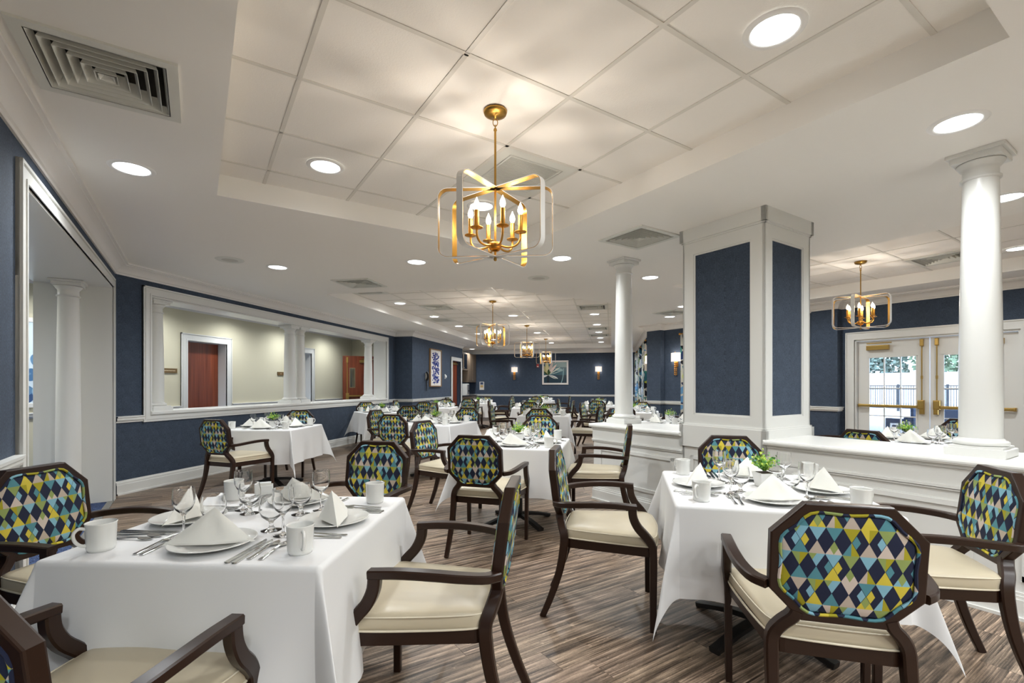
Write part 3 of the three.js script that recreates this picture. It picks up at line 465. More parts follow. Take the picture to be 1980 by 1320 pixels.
// ---------------------------------------------------------------- doors, windows
{ // double glazed exit doors
  const y0 = 0.02, y1 = 2.03;
  [[sD(3.57), sD(2.625), 1], [sD(2.615), sD(1.67), -1]].forEach(([a0, a1, side], n) => {
    const g = new THREE.Group(); g.name = numbered('door_1').replace('door_1_001', 'door_2'); g.userData.kind = 'structure'; scene.add(g);
    const B = (...v) => W.door.box(...v), gl = a0 + 0.145, gr = a1 - 0.145, gb = 0.28, gt = 1.77, D0 = -0.1, D1 = -0.055;
    part('leaf', [B(a0, gl, y0, y1, D0, D1), B(gr, a1, y0, y1, D0, D1), B(gl, gr, y0, gb, D0, D1), B(gl, gr, gt, y1, D0, D1)], M.white, g);
    const rows = [gb, 0.80, 1.25, gt], mun = [];
    for (let c = 1; c < 3; c++) mun.push(B(gl + (gr - gl) * c / 3 - 0.008, gl + (gr - gl) * c / 3 + 0.008, gb, gt, -0.09, -0.065)); for (const r of [0.80, 1.25]) mun.push(B(gl, gr, r - 0.008, r + 0.008, -0.09, -0.065));
    mun.push(B(gl, gl + 0.02, gb, gt, -0.06, -0.048), B(gr - 0.02, gr, gb, gt, -0.06, -0.048), B(gl, gr, gt - 0.02, gt, -0.06, -0.048), B(gl, gr, gb, gb + 0.02, -0.06, -0.048));
    part('muntins', mun, M.white, g);
    for (let c = 0; c < 3; c++) for (let r = 0; r < 3; r++) part('pane', B(gl + (gr - gl) * c / 3 + 0.008, gl + (gr - gl) * (c + 1) / 3 - 0.008, rows[r] + 0.008, rows[r + 1] - 0.008, -0.080, -0.076), M.pane, g);
    const e = side > 0 ? a1 : a0, o = -side;      // meeting edge
    const lo = Math.min(e + o * 0.13, side > 0 ? a0 + 0.02 : a1 - 0.02), hi = Math.max(e + o * 0.13, side > 0 ? a0 + 0.02 : a1 - 0.02);
    const bar_ = part('push_bar', [rb(hi - lo, 0.045, 0.035, 0.01, (lo + hi) / 2, 0.965, 0.0).applyMatrix4(W.door.m), rb(0.03, 0.05, 0.06, 0.006, side > 0 ? a0 + 0.03 : a1 - 0.03, 0.965, -0.03).applyMatrix4(W.door.m)], M.brass, g);
    part('latch_case', [rb(0.085, 0.14, 0.07, 0.015, e + o * 0.09, 1.0, -0.015).applyMatrix4(W.door.m), rb(0.06, 0.09, 0.06, 0.015, e + o * 0.08, 0.90, -0.02).applyMatrix4(W.door.m)], M.brass, g);
    part('vertical_rod', [new THREE.CylinderGeometry(0.008, 0.008, 0.9, 10).translate(e + o * 0.085, 1.5, -0.03).applyMatrix4(W.door.m), new THREE.CylinderGeometry(0.014, 0.014, 0.05, 10).translate(e + o * 0.085, 1.42, -0.03).applyMatrix4(W.door.m), rb(0.045, 0.11, 0.05, 0.008, e + o * 0.085, 1.955, -0.028).applyMatrix4(W.door.m)], M.brass, g);
    const cx = side > 0 ? a0 + 0.29 : a1 - 0.29;
    part('door_closer', [rb(0.31, 0.075, 0.06, 0.006, cx, 1.915, -0.022).applyMatrix4(W.door.m), rb(0.34, 0.016, 0.02, 0.003, cx + 0.03 * side, 1.985, 0.02).applyMatrix4(W.door.m)], M.brass, g);
  });
  struct('trim', [W.door.box(sD(3.62), sD(3.575), 0, 2.06, -0.2, 0.005), W.door.box(sD(1.665), sD(1.62), 0, 2.06, -0.2, 0.005), W.door.box(sD(3.6), sD(1.64), 2.035, 2.07, -0.2, 0.005)], M.white);
}
function woodDoor(n, F, a0, a1, y1, d, closer) {
  const g = new THREE.Group(); g.name = `door_${n}`; g.userData.kind = 'structure'; scene.add(g);
  part('leaf', [F.box(a0 + 0.004, a1 - 0.004, 0.01, y1 - 0.004, d - 0.045, d)], M.wood, g);
  part('handle', [F.geo(lathe([[0, 0], [0.024, 0], [0.024, 0.012], [0.012, 0.02], [0.012, 0.045], [0.026, 0.05], [0.028, 0.07], [0, 0.078]], 16).rotateX(Math.PI / 2).translate(a0 + 0.07, 0.98, d))], M.steel, g);
  if (closer) part('door_closer', [F.box(a0 + 0.25, a1 - 0.05, y1 - 0.12, y1 - 0.06, d, d + 0.05), F.box(a0 + 0.1, a0 + 0.4, y1 - 0.04, y1 - 0.025, d, d + 0.06)], M.brass, g);
}
woodDoor(3, hallW, 4.60, 5.505, 2.115, -0.18); woodDoor(4, W.phone, 3.25, 4.15, 2.13, -0.12, true);
{ const g = new THREE.Group(); g.name = 'door_5'; g.userData.kind = 'structure'; scene.add(g); part('leaf', [hallW.box(7.41, 8.29, 0.01, 2.11, -0.30, -0.26)], std(0x9a9aa0, 0.5), g); for (const y of [0.25, 1.05, 1.62, 1.9]) part('hinge', hallW.box(7.395, 7.43, y, y + 0.1, -0.262, -0.245), M.black, g); }
{ // wooden door standing ajar at the hall's end, with brass exit device
  const F = wallFrame([-7.46, -12.36], [-6.66, -12.95]); const o = F.n[1] > 0 ? 1 : -1;
  const g = thing('hall_door', 'dark wood hall door standing ajar with brass push bar and slit window', 'door', [0, 0, 0]);
  const B = (a0, a1, y0, y1, d0, d1) => F.box(a0, a1, y0, y1, d0 * o, d1 * o), L = F.L;
  part('leaf', [B(0, 0.2, 0.01, 2.14, -0.045, 0), B(0.32, L, 0.01, 2.14, -0.045, 0), B(0.2, 0.32, 0.01, 1.25, -0.045, 0), B(0.2, 0.32, 1.78, 2.14, -0.045, 0)], M.wood, g);
  part('vision_pane', B(0.2, 0.32, 1.25, 1.78, -0.026, -0.02), M.pane, g);
  part('pane_frame', [B(0.18, 0.2, 1.23, 1.80, 0, 0.008), B(0.32, 0.34, 1.23, 1.80, 0, 0.008), B(0.18, 0.34, 1.78, 1.80, 0, 0.008), B(0.18, 0.34, 1.23, 1.25, 0, 0.008)], std(0x9a8a6a, 0.4, 0.5), g);
  part('push_bar', [B(0.12, L - 0.05, 0.98, 1.02, 0.03, 0.06), B(L - 0.08, L - 0.05, 0.97, 1.03, 0, 0.05)], M.brass, g);
  part('latch_case', B(0.08, 0.16, 0.9, 1.08, 0, 0.07), M.brass, g);
  part('vertical_rod', [B(0.105, 0.125, 1.08, 1.98, 0.02, 0.04), B(0.09, 0.14, 1.95, 2.1, 0, 0.05)], M.brass, g);
  part('door_closer', [B(0.45, 0.75, 1.95, 2.02, 0, 0.06), B(0.5, L, 2.04, 2.06, 0.02, 0.05)], M.brass, g);
}
function windowUnit(n, F, a0, a1, y0, y1, cols) {
  const g = new THREE.Group(); g.name = `window_${n}`; g.userData.kind = 'structure'; scene.add(g); const e = 0.05, f = [F.box(a0, a0 + e, y0, y1, -0.16, -0.08), F.box(a1 - e, a1, y0, y1, -0.16, -0.08), F.box(a0, a1, y1 - e, y1, -0.16, -0.08), F.box(a0, a1, y0, y0 + e, -0.16, -0.08), F.box(a0 - 0.05, a1 + 0.05, y0 - 0.03, y0, -0.2, 0.03)];
  for (let c = 1; c < cols; c++) f.push(F.box(a0 + (a1 - a0) * c / cols - 0.02, a0 + (a1 - a0) * c / cols + 0.02, y0, y1, -0.15, -0.09)); f.push(F.box(a0, a1, (y0 + y1) / 2 - 0.02, (y0 + y1) / 2 + 0.02, -0.15, -0.09));
  part('window_frame', f, M.white, g);
  for (let c = 0; c < cols; c++) for (let r = 0; r < 2; r++) part('pane', F.box(a0 + (a1 - a0) * c / cols + 0.02, a0 + (a1 - a0) * (c + 1) / cols - 0.02, r ? (y0 + y1) / 2 + 0.02 : y0 + e, r ? y1 - e : (y0 + y1) / 2 - 0.02, -0.122, -0.118), M.pane, g);
}
windowUnit(1, W.wing, wingA(-17.9), wingA(-13.1), 0.75, 2.30, 4);
windowUnit(2, W.door, sD(6.7), sD(4.95), 0.75, 2.30, 2);
// floral curtains
const floral = canvasTex(512, 1024, (x, w, h) => {
  x.fillStyle = '#d8d2c4'; x.fillRect(0, 0, w, h); const cols = ['#1d2a4d', '#2f6f7c', '#8c9a2c', '#c3cf4a', '#1b1b22', '#6ea0c8', '#3c8a78', '#24365f'];
  const leaf = (cx, cy, L, a, c) => { x.save(); x.translate(cx, cy); x.rotate(a); x.fillStyle = c; x.beginPath(); x.moveTo(0, 0); x.bezierCurveTo(L * 0.32, -L * 0.3, L * 0.36, -L * 0.75, 0, -L); x.bezierCurveTo(-L * 0.36, -L * 0.75, -L * 0.32, -L * 0.3, 0, 0); x.fill(); x.restore(); };
  for (let i = 0; i < 26; i++) { x.fillStyle = pick(cols); const cx = rnd() * w, cy = rnd() * h; for (let k = 0; k < 5; k++) { x.beginPath(); x.arc(cx + rr(-50, 50), cy + rr(-50, 50), rr(18, 44), 0, 7); x.fill(); } }
  for (let i = 0; i < 130; i++) leaf(rnd() * w, rnd() * h, rr(70, 150), rnd() * 6.3, i % 6 === 0 ? '#ece8de' : pick(cols));
  x.strokeStyle = '#1b1b22'; x.lineWidth = 5; for (let i = 0; i < 12; i++) { x.beginPath(); const cx = rnd() * w; x.moveTo(cx, rnd() * h); x.bezierCurveTo(cx + rr(-90, 90), rnd() * h, cx + rr(-90, 90), rnd() * h, cx + rr(-60, 60), rnd() * h); x.stroke(); }
}, 1 / 1.1, 1 / 2.2);
const curtainMat = new THREE.MeshPhysicalMaterial({ map: floral, roughness: 0.95, transmission: 0.18, thickness: 0, side: THREE.DoubleSide });
function curtain(F, a0, a1, label) {
  const n = 60, m = 6, pos = [], uv = [], idx = [], y0 = 0.04, y1 = 2.46, folds = Math.max(3, Math.round((a1 - a0) / 0.11)), ph = rnd() * 6;
  for (let j = 0; j <= m; j++) for (let i = 0; i <= n; i++) { const u = i / n, v = j / m, a = a0 + (a1 - a0) * u; const d = 0.075 + 0.04 * Math.sin(u * folds * 6.283 + ph + Math.sin(v * 3 + u * 5) * 0.35); pos.push(a, y0 + (y1 - y0) * v, d); uv.push(u * (a1 - a0) * 1.9, (y0 + (y1 - y0) * v)); }
  for (let j = 0; j < m; j++) for (let i = 0; i < n; i++) { const a = j * (n + 1) + i; idx.push(a, a + 1, a + n + 1, a + 1, a + n + 2, a + n + 1); }
  const g = new THREE.BufferGeometry(); g.setAttribute('position', new THREE.Float32BufferAttribute(pos, 3)); g.setAttribute('uv', new THREE.Float32BufferAttribute(uv, 2)); g.setIndex(idx); g.computeVertexNormals(); F.geo(g);
  const t = thing('curtain', label, 'curtain', [0, 0, 0], 0, 'floral curtains'); part('fabric', g, curtainMat, t);
  part('rod_end', [F.geo(new THREE.CylinderGeometry(0.014, 0.014, a1 - a0 + 0.06, 12).rotateZ(Math.PI / 2).translate((a0 + a1) / 2, 2.47, 0.075)), F.geo(new THREE.SphereGeometry(0.026, 12, 8).translate(a0 - 0.04, 2.47, 0.075)), F.geo(new THREE.SphereGeometry(0.026, 12, 8).translate(a1 + 0.04, 2.47, 0.075))], M.goldLeaf, t);
}
curtain(W.wing, wingA(-13.75), wingA(-13.0), 'blue and yellow leaf print curtain nearest the edge-on sconce');
curtain(W.wing, wingA(-15.9), wingA(-15.2), 'leaf print curtain in the middle of the window wall');
curtain(W.wing, wingA(-18.1), wingA(-17.5), 'leaf print curtain in the far corner of the window wall');
curtain(W.door, sD(7.02), sD(6.62), 'leaf print curtain hanging right beside the navy pillar');
curtain(W.door, sD(5.05), sD(4.65), 'leaf print curtain on the far side of the window behind the pillar');

// ---------------------------------------------------------------- outdoors
const OUT = wallFrame(NF(28, 0), NF(-12, 0)), oT = (t) => -t;    // depth -t lies beyond the door wall
single('patio', [slab([NF(28, 9.55), NF(-6, 9.55), NF(-6, 60), NF(28, 60)], [], -0.25, -0.06)], M.concrete, 'pale concrete terrace outside the glazed doors', 'terrace').userData.kind = 'structure';
struct('wall_outside_ground', [slab([[1.3, -12.6], [1.3, -40], [30, -40], [30, -12.6]], [], -0.3, -0.262)], M.concrete);
{
  const g = thing('white_fence', 'tall white panel fence beyond the terrace railing', 'fence', [0, 0, 0]); const B = (s0, s1, y0, y1, t0, t1) => OUT.box(28 - s1, 28 - s0, y0, y1, -t1, -t0);
  for (let i = 0; i < 11; i++) { const s = 1 + i * 2.3; part('fence_panel', [B(s + 0.09, s + 2.21, 0.05, 2.18, 42, 42.04), B(s + 0.09, s + 2.21, 2.05, 2.2, 41.96, 42.08), B(s + 0.09, s + 2.21, 0.9, 1.0, 41.96, 42.08)], M.fence, g); part('post', [B(s - 0.09, s + 0.09, -0.06, 2.36, 41.92, 42.12)], M.fence, g); }
}
{
  const g = thing('iron_railing', 'dark metal railing with thin bars outside the glazed doors', 'railing', [0, 0, 0]); const B = (s0, s1, y0, y1, t0, t1) => OUT.box(28 - s1, 28 - s0, y0, y1, -t1, -t0);
  part('top_rail', B(2, 16, 1.26, 1.31, 31, 31.05), M.iron, g); part('lower_rail', [B(2, 16, 1.08, 1.12, 31, 31.04), B(2, 16, 0.08, 0.12, 31, 31.04)], M.iron, g);
  for (let s = 2; s <= 16; s += 2) part('post', B(s - 0.05, s + 0.05, -0.06, 1.36, 30.98, 31.08), M.iron, g);
  const b = []; for (let s = 2.1; s < 16; s += 0.105) b.push(B(s - 0.012, s + 0.012, 0.08, 1.27, 31.005, 31.03)); part('bars', b, M.iron, g).userData.kind = 'stuff';
}
function patioChair(s, t, turn, label) {
  const p = NF(s, t), g = thing('patio_chair', label, 'chair', [p[0], -0.06, p[1]], turn, 'terrace chairs'), m = std(0x5b6a86, 0.8), l = std(0x8f97a3, 0.5);
  part('seat', rb(0.56, 0.1, 0.54, 0.03, 0, 0.42, 0), m, g); part('backrest', rb(0.56, 0.42, 0.07, 0.03, 0, 0.68, 0.25), m, g);
  for (const sx of [-1, 1]) { part('armrest', rb(0.05, 0.28, 0.5, 0.02, sx * 0.28, 0.52, 0), m, g); for (const sz of [-1, 1]) part('leg', bar([[sx * 0.22, 0.4, sz * 0.2], [sx * 0.26, 0, sz * 0.26]], 0.035, 0.035, [0, 0, 1], 2, false), l, g); }
}
patioChair(3.9, 12.6, 30 * R, 'blue grey terrace chair seen through the first door pane column'); patioChair(3.1, 12.2, -20 * R, 'blue grey terrace chair seen through the last door pane column');
function tree(s, t, h, label) {
  const p = NF(s, t), g = thing('tree', label, 'tree', [p[0], -0.25, p[1]], rnd() * 6, 'trees beyond the fence'); part('trunk', lathe([[0.16, 0], [0.11, h * 0.4], [0.05, h * 0.8], [0, h * 0.82]], 8), std(0x4a4038, 0.9), g);
  const c = []; for (let i = 0; i < 2600; i++) { const a = rnd() * 6.283, u = rnd(), r = Math.sqrt(rnd()) * h * 0.31 * Math.sin(Math.PI * (0.1 + 0.85 * u)), q = new THREE.PlaneGeometry(rr(0.16, 0.34), rr(0.14, 0.3)); q.rotateX(rnd() * 6); q.rotateY(rnd() * 6); q.translate(Math.cos(a) * r, h * (0.12 + 0.88 * u), Math.sin(a) * r); c.push(q); }
  part('crown', c, new THREE.MeshStandardMaterial({ color: pick([0x6f8a74, 0x7d9276, 0x76867a]), roughness: 0.9, side: THREE.DoubleSide }), g).userData.kind = 'stuff';
}
[[21.5, 50, 6.6, 'first'], [17.3, 50, 6.4, 'second'], [13.1, 50, 6.8, 'third'], [8.9, 50, 6.5, 'fourth'], [4.7, 50, 6.6, 'fifth']].forEach(([s, t, h, n]) => tree(s, t, h, `leafy grey green tree above the white fence, ${n} from the pillar`));

// ---------------------------------------------------------------- on the walls
function picture(F, a0, a1, y0, y1, frameMat, w, art, label, d = 0.03, mat = 0.0) {
  const g = thing('picture', label, 'picture', F.at((a0 + a1) / 2, (y0 + y1) / 2, 0.002), F.turn), W_ = a1 - a0, H_ = y1 - y0;
  part('frame', [rb(w, H_, d, 0.003, -W_ / 2 + w / 2, 0, d / 2), rb(w, H_, d, 0.003, W_ / 2 - w / 2, 0, d / 2), rb(W_ - 2 * w, w, d, 0.003, 0, H_ / 2 - w / 2, d / 2), rb(W_ - 2 * w, w, d, 0.003, 0, -H_ / 2 + w / 2, d / 2)], frameMat, g);
  const p = new THREE.BoxGeometry(W_ - 2 * w, H_ - 2 * w, 0.006); p.translate(0, 0, d * 0.55); part('print', p, new THREE.MeshStandardMaterial({ map: art, roughness: 0.25 }), g);
}
const artFlower = canvasTex(512, 512, (x, w, h) => {
  x.fillStyle = '#2c5560'; x.fillRect(0, 0, w, h); x.fillStyle = '#1b3442'; x.fillRect(0, h * 0.62, w, h * 0.38); x.fillStyle = '#5f7f7e'; x.fillRect(w * 0.4, 0, w * 0.6, h * 0.24); x.fillStyle = '#7c9c9b'; x.beginPath(); x.ellipse(w * 0.66, h * 0.36, 90, 40, 0.2, 0, 7); x.fill();
  x.strokeStyle = '#7fa3a6'; x.lineWidth = 16; x.beginPath(); x.moveTo(w * 0.86, h * 0.3); x.bezierCurveTo(w * 0.86, h * 0.6, w * 0.84, h * 0.8, w * 0.76, h); x.stroke();
  x.fillStyle = '#0d1f2b'; x.fillRect(w * 0.14, h * 0.6, w * 0.09, h * 0.4);
  const petal = (a, L, wd, c) => { x.save(); x.translate(w * 0.19, h * 0.62); x.rotate(a); x.fillStyle = c; x.beginPath(); x.moveTo(0, 0); x.quadraticCurveTo(wd, -L * 0.6, 0, -L); x.quadraticCurveTo(-wd, -L * 0.6, 0, 0); x.fill(); x.restore(); };
  petal(-0.5, 340, 70, '#a9a06f'); petal(-0.12, 360, 80, '#c7bd8b'); petal(0.3, 360, 70, '#b8a9a0'); petal(0.62, 330, 55, '#d3bfb4'); petal(0.95, 340, 26, '#c9c9b5'); petal(1.25, 300, 18, '#a8b7ae'); petal(1.95, 240, 60, '#d9d3d0'); petal(-1.9, 190, 50, '#dad6d2'); petal(2.0, 250, 16, '#5e7a58'); petal(-0.9, 130, 40, '#26401f'); petal(0.1, 150, 50, '#24401e'); petal(0.5, 110, 40, '#2c4a22');
});
picture(W.far, farA(-2.77), farA(-1.70), 1.33, 2.31, std(0xd9d2cb, 0.35), 0.07, artFlower, 'square picture of a pale long-petalled flower on the far wall');
const artBlue = canvasTex(256, 640, (x, w, h) => {
  x.fillStyle = '#e8e4de'; x.fillRect(0, 0, w, h); x.fillStyle = '#25357c'; x.strokeStyle = '#2b3c86'; x.lineCap = 'round';
  for (let i = 0; i < 190; i++) { const cx = w * (0.2 + 0.6 * rnd()), cy = h * (0.08 + 0.84 * rnd()); x.save(); x.translate(cx, cy); x.rotate(rnd() * 6.3); x.beginPath(); x.ellipse(0, 0, rr(7, 24), rr(5, 13), 0, 0, 7); x.fill(); x.restore(); if (i % 3 === 0) { x.lineWidth = rr(3, 9); x.beginPath(); x.moveTo(cx, cy); x.quadraticCurveTo(cx + rr(-40, 40), cy + rr(-40, 40), cx + rr(-50, 50), cy + rr(-60, 60)); x.stroke(); } }
  x.strokeStyle = '#e8e4de'; for (let i = 0; i < 26; i++) { x.lineWidth = rr(2, 5); x.beginPath(); const cx = w * rnd(), cy = h * rnd(); x.moveTo(cx, cy); x.lineTo(cx + rr(-50, 50), cy + rr(-50, 50)); x.stroke(); }
});
picture(W.phone, 1.2, 2.13, 1.26, 2.38, std(0x8a6a45, 0.5), 0.03, artBlue, 'tall wood framed blue and white abstract beside the wall phone', 0.05);
const artHall = canvasTex(512, 512, (x, w, h) => { x.fillStyle = '#cfe0ea'; x.fillRect(0, 0, w, h); for (let i = 0; i < 46; i++) { x.fillStyle = pick(['#2a4a78', '#5b86ab', '#8fb4cc', '#1f2f4d', '#e6edf0', '#3f6c96']); x.beginPath(); x.ellipse(rnd() * w, h * (0.25 + 0.75 * rnd()), rr(20, 80), rr(12, 45), rr(-0.4, 0.4), 0, 7); x.fill(); } });
picture(hallW, 1.1, 2.36, 1.0, 2.2, std(0xe6e4de, 0.4), 0.06, artHall, 'white framed blue watercolour glimpsed through the tall doorway');
function sign(a0, a1, y, word, label) {
  const g = thing('room_sign', label, 'sign', hallW.at((a0 + a1) / 2, y, 0.001), hallW.turn, 'brown hall signs'), w = a1 - a0;
  part('plate', rb(w, 0.085, 0.016, 0.004, 0, 0, 0.008), M.bronze, g);
  part('rim', [bx(w - 0.02, 0.006, 0.003, 0, 0.034, 0.0175), bx(w - 0.02, 0.006, 0.003, 0, -0.034, 0.0175), bx(0.006, 0.06, 0.003, -w / 2 + 0.012, 0, 0.0175), bx(0.006, 0.06, 0.003, w / 2 - 0.012, 0, 0.0175)], std(0xa38c5e, 0.4, 0.4), g);
  const t = canvasTex(512, 96, (x, W_, H_) => { x.fillStyle = '#6a4f2c'; x.fillRect(0, 0, W_, H_); x.fillStyle = '#d9cba6'; x.font = 'bold 50px sans-serif'; x.textAlign = 'center'; x.textBaseline = 'middle'; x.fillText(word, W_ / 2, H_ / 2, W_ - 24); });
  const p = new THREE.PlaneGeometry(w - 0.035, 0.05); p.translate(0, 0, 0.0168); part('lettering', p, new THREE.MeshStandardMaterial({ map: t, roughness: 0.5 }), g);
}
sign(4.05, 4.39, 1.555, 'ADMINISTRATION', 'long brown sign left of the hall door frame'); sign(7.02, 7.24, 1.57, 'OFFICE', 'short brown hall sign next to the paired columns');
{ const F = W.phone, p = F.at(0.92, 1.55, 0.002), g = thing('wall_phone', 'black wall telephone with hanging cord on the navy wall', 'telephone', p, F.turn); part('base', rb(0.12, 0.2, 0.05, 0.012, 0.03, 0, 0.025), std(0xb9b5ac, 0.5), g);
  part('handset', bar([[-0.05, 0.13, 0.06], [-0.05, 0.06, 0.095], [-0.05, -0.04, 0.095], [-0.05, -0.11, 0.06]], 0.055, 0.045, [1, 0, 0], 10), M.black, g); part('cord', tube([[-0.04, -0.11, 0.05], [-0.035, -0.25, 0.04], [-0.01, -0.4, 0.04], [0, -0.42, 0.035], [0.02, -0.28, 0.03], [0.03, -0.09, 0.03]], 0.009, 30, 6), M.black, g); }
{ const F = W.phone, g = thing('thermostat', 'small round white wall dial between picture and door', 'wall control', F.at(2.57, 1.58, 0.001), F.turn); part('plate', rb(0.09, 0.14, 0.01, 0.003, 0, 0, 0.005), M.bandWhite, g); part('dial', lathe([[0, 0], [0.05, 0], [0.048, 0.03], [0, 0.034]], 20).rotateX(Math.PI / 2).translate(0, 0, 0.01), M.bandWhite, g); }
{ const g = thing('fire_alarm', 'red fire alarm strobe on the far wall', 'alarm', W.far.at(farA(-2.95), 2.1, 0.001), W.far.turn); part('housing', rb(0.1, 0.13, 0.04, 0.008, 0, 0, 0.02), std(0xb0302c, 0.4), g); part('strobe', rb(0.06, 0.04, 0.02, 0.005, 0, -0.03, 0.048), std(0xe6e2dc, 0.2), g); }
// kitchenette in the far alcove
{
  const F = W.cab, turn = F.turn, at = (a, d = 0) => F.at(a, 0, d);
  const unit = (a0, a1, y0, y1, dep, doors, glassy, label) => {
    const g = thing('wall_cabinet', label, 'cabinet', at((a0 + a1) / 2), turn, 'kitchenette cabinets'), w = a1 - a0; part('carcass', bx(w - 0.004, y1 - y0, dep, 0, (y0 + y1) / 2, dep / 2 + 0.002), M.cabinet, g);
    for (let i = 0; i < doors; i++) { const dw = w / doors, cx = -w / 2 + dw * (i + 0.5), h = y1 - y0 - 0.02, d = part('cabinet_door', glassy ? [rb(0.05, h, 0.02, 0.003, cx - dw / 2 + 0.03, (y0 + y1) / 2, dep + 0.012), rb(0.05, h, 0.02, 0.003, cx + dw / 2 - 0.03, (y0 + y1) / 2, dep + 0.012), rb(dw - 0.1, 0.05, 0.02, 0.003, cx, y1 - 0.035, dep + 0.012), rb(dw - 0.1, 0.05, 0.02, 0.003, cx, y0 + 0.035, dep + 0.012)] : [rb(dw - 0.01, h, 0.02, 0.003, cx, (y0 + y1) / 2, dep + 0.012), rb(dw - 0.12, h - 0.12, 0.008, 0.003, cx, (y0 + y1) / 2, dep + 0.024)], M.cabinet, g);
      if (glassy) part('pane', bx(dw - 0.1, h - 0.1, 0.004, cx, (y0 + y1) / 2, dep + 0.01), std(0x14171c, 0.08), d); part('knob', new THREE.SphereGeometry(0.014, 10, 8).translate(cx + (i % 2 ? -1 : 1) * (dw / 2 - 0.03), y0 + 0.1, dep + 0.035), M.steel, d); }
  };
  unit(1.95, 3.05, 1.42, 2.58, 0.36, 2, false, 'taupe wall cabinet with two panelled doors in the far corner'); unit(0.85, 1.93, 1.88, 2.58, 0.34, 2, true, 'taupe glass-fronted wall cabinet next to the door frame');
  unit(0.1, 1.55, 0.0, 0.88, 0.58, 3, false, 'taupe base cabinet under the kitchenette counter, nearer one'); unit(1.57, 2.35, 0.0, 0.88, 0.58, 2, false, 'taupe base cabinet under the kitchenette counter, farther one');
  single('worktop', [F.box(0.05, 2.38, 0.885, 0.925, 0.004, 0.63)], std(0x26242a, 0.2), 'dark worktop of the kitchenette by the far corner', 'worktop');
  const d = thing('beverage_dispenser', 'white drinks dispenser on the kitchenette worktop', 'appliance', F.at(1.5, 0.925, 0.3), turn); part('body', rb(0.34, 0.44, 0.4, 0.02, 0, 0.22, 0), std(0xd8d6d0, 0.4), d); part('panel', rb(0.2, 0.36, 0.01, 0.003, 0.04, 0.22, 0.205), std(0x6e6e72, 0.3), d); part('spout', rb(0.04, 0.06, 0.06, 0.008, 0.04, 0.16, 0.225), M.black, d);
  const n = thing('notice', 'small notice sheet pinned on the far wall beside the cabinets', 'notice', W.far.at(0.62, 1.28, 0.001), W.far.turn); part('sheet', rb(0.2, 0.34, 0.006, 0.001, 0, 0, 0.004), std(0xcfcac2, 0.7), n); part('print', [bx(0.13, 0.1, 0.001, 0, -0.02, 0.0078)], std(0xb99a62, 0.7), n); part('heading', bx(0.13, 0.1, 0.001, 0, 0.1, 0.0078), std(0x3c4660, 0.7), n);
}
// ---------------------------------------------------------------- chair
const fabricTex = canvasTex(1024, 1024, (x, w, h) => {
  const NX = 8, NY = 4, b = w / NX, rh = h / NY, navy = '#121a36';
  const yel = '#cdbb3f', dk = '#a39a1e', bei = '#b9aa9b', teal = '#4f8792', lb = '#7fb0c2', ol = '#8b9b58', pale = '#cbbcb0';
  x.fillStyle = navy; x.fillRect(0, 0, w, h);
  const poly = (p, c) => { x.fillStyle = c; x.beginPath(); p.forEach(([a, q], i) => (i ? x.lineTo(a, q) : x.moveTo(a, q))); x.closePath(); x.fill(); };
  const up = [yel, teal, bei, yel, pale, lb, yel, bei, teal], dn = [bei, lb, yel, pale, teal, ol, lb, dk];
  let q = 7; const nx = () => (q = (q * 1103515245 + 12345) & 0x7fffffff) / 0x7fffffff;
  for (let r = 0; r <= NY; r++) for (let k = -1; k <= NX; k++) {
    const kk = ((k % NX) + NX) % NX, rq = r % NY, y = r * rh, x0 = k * b, h2 = rh / 2, id = (kk * 5 + rq * 7 + kk * rq) % 9, jd = (kk * 3 + rq * 5 + (kk * rq) % 4) % 8, md = (kk * 7 + rq * 3) % 5;
    // above the line
    poly([[x0, y], [x0 + b, y], [x0 + b / 2, y - h2]], up[id]);
    if (md === 1) { poly([[x0 + b / 4, y - h2 / 2], [x0 + b / 2, y], [x0 + b * 0.75, y - h2 / 2], [x0 + b / 2, y - h2]], ol); }
    if (md === 3) poly([[x0 + b / 2, y], [x0 + b, y], [x0 + b * 0.75, y - h2 / 2], [x0 + b / 2 - b * 0.0, y - h2]], dk);
    // below the line
    poly([[x0, y], [x0 + b, y], [x0 + b / 2, y + h2]], dn[jd]);
    if (md === 2) poly([[x0 + b / 2, y], [x0 + b, y], [x0 + b * 0.75, y + h2 / 2], [x0 + b / 2, y + h2]], dk);
    if (md === 4) poly([[x0, y], [x0 + b / 2, y], [x0 + b / 4, y + h2 / 2]], ol);
    // diamonds between the lines: some navy with a small lozenge at one side
    const cx = x0, cy = y + h2, t = (kk * 2 + rq * 3 + (kk >> 1)) % 4;
    if (t === 1) poly([[cx, cy - h2 * 0.5], [cx + b * 0.25, cy], [cx, cy + h2 * 0.5], [cx - b * 0.25, cy]].map(([a, d]) => [a + b * 0.22, d]), rq % 2 ? teal : lb);
    if (t === 3) { poly([[cx, cy - h2 * 0.5], [cx + b * 0.25, cy], [cx, cy + h2 * 0.5], [cx - b * 0.25, cy]].map(([a, d]) => [a - b * 0.22, d]), kk % 2 ? yel : teal); }
  }
}, 1 / 0.376, 1 / 0.344);
const fabric = new THREE.MeshStandardMaterial({ map: fabricTex, roughness: 0.85 });
const lean = (y) => 0.252 + (y - 0.53) * 0.13;
const octo = (hw, hh, cw, ch) => [[cw, hh], [hw, ch], [hw, -ch], [cw, -hh], [-cw, -hh], [-hw, -ch], [-hw, ch], [-cw, hh]];
const CY = 0.725;
